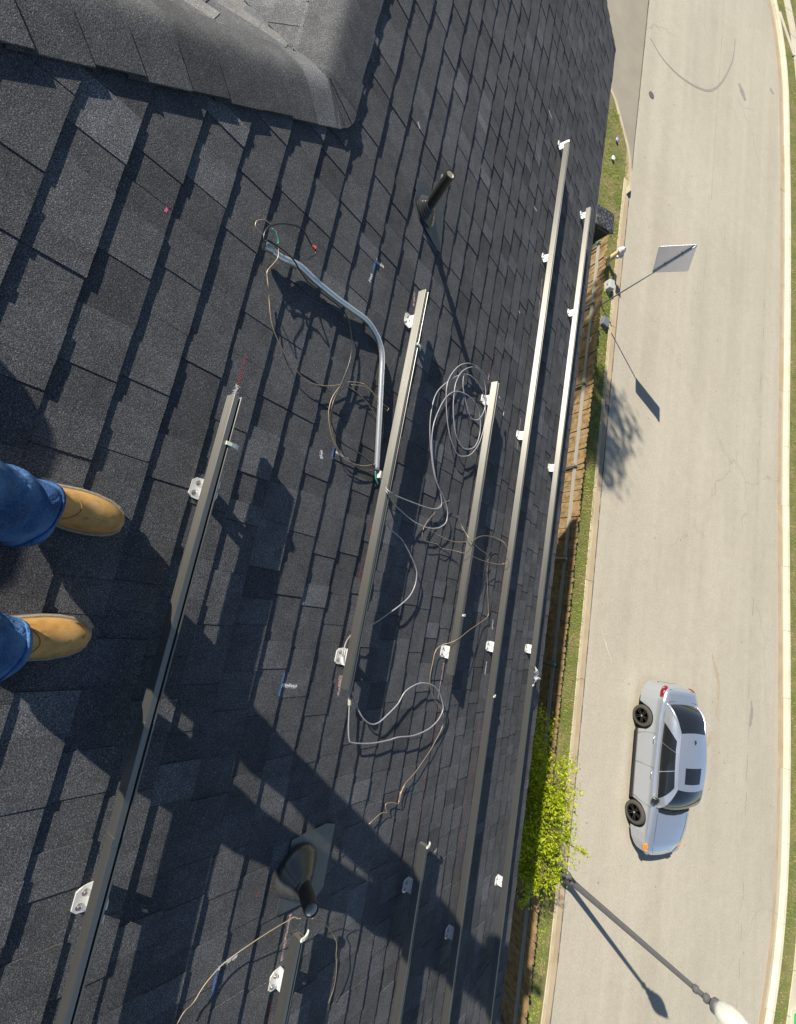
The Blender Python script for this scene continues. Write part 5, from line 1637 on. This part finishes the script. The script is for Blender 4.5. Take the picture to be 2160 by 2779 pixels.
m.raw([CC + Vector((x, y, z)) for y in (-0.70, -0.35, 0, 0.35, 0.70) for x, z in ((0.97 + 0.10 * (1 - (y / 0.74) ** 2) - 0.01, 0.943 + 0.02 * (1 - (y / 0.74) ** 2)), (1.09 + 0.11 * (1 - (y / 0.74) ** 2), 0.948 + 0.012 * (1 - (y / 0.74) ** 2)))], [(2 * i, 2 * i + 1, 2 * i + 3, 2 * i + 2) for i in range(4)])
m.build('cowl', M['trim_black'], car)
for y0, y1 in ((-0.55, 0.05), (0.0, 0.62)):
    m = MB()
    m.tube([CC + Vector((1.11, y0, 0.985)), CC + Vector((1.06, (y0 + y1) / 2, 0.995)), CC + Vector((1.00, y1, 0.995))], 0.011, 6)
    m.build('wiper', M['trim_black'], car)
for sy in (-1, 1):
    m = MB()
    m.tube([CC + Vector((x, sy * LP([(1.15, 0.70), (1.7, 0.665), (2.2, 0.56), (2.36, 0.44)], x), LP(DECK, x) + 0.012)) for x in (1.18, 1.4, 1.6, 1.8, 2.0, 2.2, 2.34)], 0.004, 5)
    m.build('bonnet_seam', M['trim_black'], car)
m = MB()
m.tube([CC + Vector((-2.02 - 0.05 * (1 - (y / 0.7) ** 2), y, 1.031)) for y in (-0.68, -0.4, 0, 0.4, 0.68)], 0.005, 5)
m.tube([CC + Vector((-2.35 - 0.07 * (1 - (y / 0.7) ** 2), y, LP(DECK, -2.35 - 0.07 * (1 - (y / 0.7) ** 2)) + 0.02)) for y in (-0.6, -0.3, 0, 0.3, 0.6)], 0.005, 5)
m.build('boot_seam', M['trim_black'], car)

# ---------------------------------------------------------------- the person holding the phone
import bmesh
simple('skin', (0.45, 0.27, 0.19), 0.55, 0, 0.1, 20)
simple('hair', (0.05, 0.035, 0.025), 0.6, 0, 0.3, 60)
simple('jacket_cloth', (0.10, 0.11, 0.13), 0.9, 0, 0.15, 40)
q = NT('denim')
wv = q.noise(1.0, 3, 0.7, q.pos((500, 500, 120)))
fd = q.noise(9, 4, 0.6)
cdn = q.mix(q.ramp(fd, [(0.40, 0.0), (0.66, 1.0)]), (0.012, 0.038, 0.12), (0.07, 0.16, 0.34))
q.col(q.mix(q.ramp(wv, [(0.4, 0.0), (0.7, 0.45)]), cdn, (0.10, 0.22, 0.45)))
q.set(Roughness=0.9)
q.b.inputs['Specular IOR Level'].default_value = 0.15
cf = q.noise(17, 3, 0.55, None, 1.2)
q.bump(q.math('ADD', q.math('MULTIPLY', wv, 0.04), cf), 0.9, 0.016)
M['denim'] = q.m
q = NT('boot_leather')
c1 = q.mix(q.ramp(q.noise(14, 4, 0.65), [(0.35, 0.0), (0.65, 1.0)]), (0.33, 0.175, 0.048), (0.52, 0.31, 0.105))
c1 = q.mix(q.ramp(q.noise(1.0, 4, 0.75, q.pos((60, 18, 50))), [(0.56, 0.0), (0.68, 0.65)]), c1, (0.13, 0.085, 0.045))
c1 = q.mix(q.ramp(q.noise(22, 4, 0.7), [(0.58, 0.0), (0.74, 0.55)]), c1, (0.42, 0.36, 0.28))
q.col(c1)
q.set(Roughness=0.62)
q.bump(q.noise(160, 3), 0.2, 0.002)
M['boot_leather'] = q.m
simple('boot_sole', (0.085, 0.070, 0.052), 0.85, 0, 0.5, 60, 0.3, 90)
simple('boot_welt', (0.26, 0.22, 0.165), 0.85, 0, 0.45, 80, 0.2, 90)
simple('stitch', (0.28, 0.17, 0.07), 0.8, 0, 0.2, 60)

skel = {
    'pelvis': ((0.068, -0.41, 9.60), 0.125), 'waist': ((0.068, -0.40, 9.78), 0.115), 'chest': ((0.068, -0.385, 10.00), 0.13), 'neckb': ((0.065, -0.36, 10.15), 0.075), 'neck': ((0.062, -0.34, 10.22), 0.058),
    'head': ((0.06, -0.31, 10.32), 0.088), 'crown': ((0.06, -0.315, 10.41), 0.075),
    'shL': ((-0.085, -0.375, 10.10), 0.064), 'elL': ((-0.125, -0.31, 9.88), 0.046), 'wrL': ((-0.105, -0.165, 10.12), 0.030), 'paL': ((-0.098, -0.10, 10.15), 0.034),
    'shR': ((0.22, -0.375, 10.10), 0.064), 'elR': ((0.25, -0.30, 9.88), 0.046), 'wrR': ((0.155, -0.135, 10.09), 0.030), 'paR': ((0.122, -0.075, 10.11), 0.034),
    'hiL': ((-0.012, -0.40, 9.54), 0.088), 'knL': ((-0.055, -0.445, 9.15), 0.060), 'anL': (tuple(RP(-0.035, 0.285, 0.09)), 0.045),
    'hiR': ((0.150, -0.40, 9.54), 0.088), 'knR': ((0.205, -0.445, 9.15), 0.060), 'anR': (tuple(RP(0.285, 0.285, 0.09)), 0.045)}
ed = [('pelvis', 'waist'), ('waist', 'chest'), ('chest', 'neckb'), ('neckb', 'neck'), ('neck', 'head'), ('head', 'crown'), ('chest', 'shL'), ('shL', 'elL'), ('elL', 'wrL'), ('wrL', 'paL'), ('chest', 'shR'), ('shR', 'elR'), ('elR', 'wrR'), ('wrR', 'paR'), ('pelvis', 'hiL'), ('hiL', 'knL'), ('knL', 'anL'), ('pelvis', 'hiR'), ('hiR', 'knR'), ('knR', 'anR')]
for s_, pal in (('L', Vector((-0.098, -0.10, 10.15))), ('R', Vector((0.122, -0.075, 10.11)))):
    sgn = 1 if s_ == 'L' else -1
    for fi in range(5):
        if fi == 4:
            a = pal + Vector((sgn * 0.020, 0.012, 0.020)); b_ = a + Vector((sgn * 0.028, 0.016, 0.010)); c = b_ + Vector((sgn * 0.018, 0.012, -0.004))
        else:
            a = pal + Vector((sgn * (-0.012 + fi * 0.004), 0.035, 0.022 - fi * 0.012)); b_ = a + Vector((sgn * 0.006, 0.034, 0.002)); c = b_ + Vector((sgn * 0.022, 0.012, 0.004 - fi * 0.002))
        for nm, p in (('a', a), ('b', b_), ('c', c)): skel['f%s%d%s' % (s_, fi, nm)] = (tuple(p), 0.0088 if nm != 'c' else 0.0078)
        ed += [('pa' + s_, 'f%s%da' % (s_, fi)), ('f%s%da' % (s_, fi), 'f%s%db' % (s_, fi)), ('f%s%db' % (s_, fi), 'f%s%dc' % (s_, fi))]
bm = bmesh.new()
ly = bm.verts.layers.skin.verify()
pb = RP(0.12, 0.36, 0.0)
bv = {}
for k, (p, r) in skel.items():
    v = bm.verts.new(Vector(p) - pb)
    v[ly].radius = (r, r)
    v[ly].use_root = (k == 'pelvis')
    bv[k] = v
for a, b_ in ed: bm.edges.new((bv[a], bv[b_]))
me = bpy.data.meshes.new('person')
bm.to_mesh(me)
bm.free()
me.materials.append(M['skin'])
person = bpy.data.objects.new('person', me)
COL.objects.link(person)
person.location = pb
WL[person.name] = pb
tag(person, 'person in blue jeans and tan leather boots standing on the roof', 'person')
sk = person.modifiers.new('skin', 'SKIN')
sk.use_smooth_shade = True
person.modifiers.new('sub', 'SUBSURF').levels = 1

PT = {k: Vector(p) for k, (p, r) in skel.items()}


def sweep(name, pts, radii, mat, seg=22, wr=0.0, seed=1, flat=1.0):
    """garment tube with folds"""
    P_ = spline(pts, 8)
    n = len(P_)
    rr = [p.x for p in spline([(r, 0, 0) for r in radii], 8)]
    rg = random.Random(seed)
    ph = [rg.uniform(0, 6.28) for _ in range(6)]
    rings = []
    up = Vector((1, 0, 0))
    for i, p in enumerate(P_):
        t = (P_[min(i + 1, n - 1)] - P_[max(0, i - 1)]).normalized()
        u = (up - t * up.dot(t)).normalized()
        w = t.cross(u)
        ring = []
        for k in range(seg):
            a = 2 * math.pi * k / seg
            f = 1 + wr * (1.2 * abs(math.sin(1.5 * a + i * 0.55 + ph[4])) ** 3 - 0.6 * abs(math.sin(2 * a - i * 0.42 + ph[5])) ** 4 + 0.7 * math.sin(3 * a + i * 0.35 + ph[0]) + 0.7 * math.sin(5 * a - i * 0.8 + ph[1]) + 0.8 * math.sin(i * 0.9 + 2 * a + ph[2]) + 0.5 * math.sin(i * 1.9 - 3 * a + ph[3]))
            ring.append(p + (u * math.cos(a) + w * math.sin(a) * flat) * rr[i] * f)
        rings.append(ring)
    m = MB()
    m.loft(rings, True, False)
    return m, rings


hemA, hemB = RP(-0.028, 0.305, 0.098), RP(0.290, 0.325, 0.098)
jm = MB()
for hem, kn, hi, sd in ((hemA, 'knL', 'hiL', 3), (hemB, 'knR', 'hiR', 7)):
    m, rings = sweep('leg', [hem, hem.lerp(PT[kn], 0.25) + Vector((0, -0.03, 0)), hem.lerp(PT[kn], 0.6) + Vector((0, -0.03, 0)), PT[kn], PT[kn].lerp(PT[hi], 0.5), PT[hi] + Vector((0, 0, 0.02))], [0.078, 0.080, 0.073, 0.072, 0.080, 0.092], None, 40, 0.042, sd)
    jm.raw(m.v, m.f)
    # hem: double stitched lip
    r0 = rings[0]
    c = sum(r0, Vector()) / len(r0)
    jm.loft([[p + (p - c).normalized() * 0.0015 for p in r0], [p + (p - c).normalized() * 0.003 for p in rings[1]], [p - (p - c).normalized() * 0.004 for p in rings[1]], [p - (p - c).normalized() * 0.004 for p in r0], [p + (p - c).normalized() * 0.0015 for p in r0]], True, False)
for hem, rr_, sd in ((hemA, 0.079, 0), (hemB, 0.079, 1)):
    pass
m, _ = sweep('seat', [(0.068, -0.41, 9.50), (0.068, -0.415, 9.58), (0.068, -0.405, 9.72), (0.068, -0.40, 9.80)], [0.155, 0.172, 0.155, 0.15], None, 24, 0.006, 5, 0.8)
jm.raw(m.v, m.f)
jo = jm.build('jeans', M['denim'], person, True)
jo.modifiers.new('thick', 'SOLIDIFY').thickness = 0.002

tm, _ = sweep('torso', [(0.068, -0.41, 9.70), (0.068, -0.40, 9.82), (0.068, -0.39, 9.98), (0.066, -0.375, 10.10), (0.065, -0.36, 10.17), (0.064, -0.35, 10.20)], [0.16, 0.158, 0.175, 0.165, 0.10, 0.075], None, 24, 0.012, 2, 0.72)
jk = MB()
jk.raw(tm.v, tm.f)
for s_ in ('L', 'R'):
    m, _ = sweep('arm', [PT['sh' + s_].lerp(PT['chest'], 0.25), PT['sh' + s_], PT['sh' + s_].lerp(PT['el' + s_], 0.55), PT['el' + s_], PT['el' + s_].lerp(PT['wr' + s_], 0.5), PT['wr' + s_].lerp(PT['el' + s_], 0.08)], [0.075, 0.078, 0.062, 0.056, 0.048, 0.04], None, 16, 0.02, 6)
    jk.raw(m.v, m.f)
jk.build('jacket', M['jacket_cloth'], person, True)
hm = MB()
rings = []
for z, r in ((10.34, 0.098), (10.38, 0.100), (10.42, 0.090), (10.455, 0.062), (10.47, 0.02)):
    rings.append([Vector((0.06 + r * 0.92 * math.cos(a * 0.3927), -0.33 + r * 1.05 * math.sin(a * 0.3927), z + (0.03 if math.sin(a * 0.3927) > 0.3 and z < 10.4 else 0))) for a in range(16)])
hm.loft(rings)
hm.build('hair', M['hair'], person, True)


def boot(cx, toe_s, ang, seed):
    """boot lying on the slope, toe pointing down the roof"""
    ca, sa = math.cos(ang), math.sin(ang)

    def P_(l, w, z):      # l: distance back from the toe, w: sideways
        return RP(cx + w * ca + l * sa * -1.0, toe_s - l * ca - w * sa * 0.0, z)
    OUT = [(0.0, 0.0), (0.006, 0.022), (0.02, 0.036), (0.045, 0.047), (0.08, 0.0535), (0.12, 0.054), (0.16, 0.049), (0.20, 0.044), (0.24, 0.043), (0.275, 0.040), (0.295, 0.028), (0.303, 0.0)]

    def outline(gr, z, zt=0.0):
        a = [P_(l - gr * (1 if l < 0.15 else -1) * (1 - abs(l - 0.15) / 0.15 < 0.35), w + (gr if w > 0 else 0), z + zt) for l, w in OUT]
        b_ = [P_(l - gr * (1 if l < 0.15 else -1) * (1 - abs(l - 0.15) / 0.15 < 0.35), -w - (gr if w > 0 else 0), z + zt) for l, w in reversed(OUT[1:-1])]
        return a + b_
    sm = MB()
    sm.loft([outline(0.003, 0.009), outline(0.004, 0.020), outline(0.004, 0.027)])
    sole = sm.build('sole', M['boot_sole'], person)
    wm = MB()
    wm.loft([outline(0.0042, 0.0272), outline(0.0046, 0.031), outline(0.001, 0.0335)])
    wm.build('welt', M['boot_welt'], person)
    um = MB()
    HT = [(0.004, 0.050), (0.014, 0.066), (0.03, 0.077), (0.055, 0.084), (0.085, 0.089), (0.115, 0.097), (0.145, 0.110), (0.175, 0.128), (0.205, 0.145), (0.235, 0.155), (0.27, 0.155), (0.295, 0.15)]
    rings = []
    for l, h in HT:
        w = LP([(a, b_) for a, b_ in OUT], l) - 0.003
        w = max(w, 0.006)
        ring = []
        N = 18
        for k in range(N + 1):
            t = math.pi * k / N
            x = -math.cos(t)
            z = math.sin(t) ** 0.62
            pinch = 1 - 0.22 * z * (1 if l > 0.1 else 0.6)
            ring.append(P_(l, w * x * pinch, 0.032 + (h - 0.032) * z))
        rings.append(ring)
    um.loft(rings, False, False)
    um.face(rings[0])
    um.face(list(reversed(rings[-1])))
    up_ = um.build('upper', M['boot_leather'], person, True)
    # stitched curve of the vamp and side seams
    st = MB()
    cv = []
    for k in range(15):
        t = math.pi * (0.16 + 0.68 * k / 14)
        l = 0.158 - 0.030 * math.sin(math.pi * k / 14)
        i = next(j for j in range(len(HT) - 1) if HT[j][0] <= l <= HT[j + 1][0])
        kk = (l - HT[i][0]) / (HT[i + 1][0] - HT[i][0])
        h = HT[i][1] + (HT[i + 1][1] - HT[i][1]) * kk
        w = LP(OUT, l) - 0.003
        x, z = -math.cos(t), math.sin(t) ** 0.62
        cv.append(P_(l, w * x * (1 - 0.22 * z), 0.032 + (h - 0.032) * z + 0.0006))
    st.tube(cv, 0.0013, 5)
    st.build('stitching', M['stitch'], up_)
    return up_


boot(-0.052, 0.523, 0.06, 1)
boot(0.268, 0.527, -0.04, 2)

# phone in the hands, its lens at the camera position
ph_r, ph_d, ph_f = Vector((R_[0][0], R_[1][0], R_[2][0])), Vector((R_[0][1], R_[1][1], R_[2][1])), Vector((R_[0][2], R_[1][2], R_[2][2]))
pc = CAM - ph_f * 0.016
m = MB()
m.box(pc + ph_d * 0.02, (0.075, 0.160, 0.008), Matrix((ph_r, ph_d, ph_f)).transposed())
ph_o = tag(m.build('phone', M['trim_black']), 'dark phone held out in front of the chest in both hands', 'phone')

# bag form added up the slope, out of view, shaped to shade the boots' surroundings
simple('canvas', (0.14, 0.11, 0.07), 0.9, 0, 0.2, 60, 0.2, 200)
tbg = empty('bag_shade_caster', RP(-0.57, -0.72, 0.01), 'unseen bag-shaped shade caster added on the shingles uphill from the boots', 'bag')
m = MB()
rings = []
for z, k in ((0.012, 0.94), (0.03, 1.0), (0.15, 1.0), (0.185, 0.97), (0.205, 0.90)):
    rings.append([RP(-0.57 + sx * 0.27 * k, -0.69 + sy * 0.235 * k, z) for sx, sy in ((-1, -0.7), (-0.75, -1), (0.75, -1), (1, -0.7), (1, 0.75), (0.8, 1), (-0.62, 1), (-0.82, 0.88), (-1, 0.55))])
m.loft(rings)
autosmooth(m.build('body', M['canvas'], tbg), 50)
m = MB()
m.tube([RP(-0.57 + 0.12 * math.cos(a * 0.314), -0.80, 0.19 + 0.06 * math.sin(a * 0.314)) for a in range(11)], 0.010, 8)
m.build('handle', M['cable_black'], tbg)
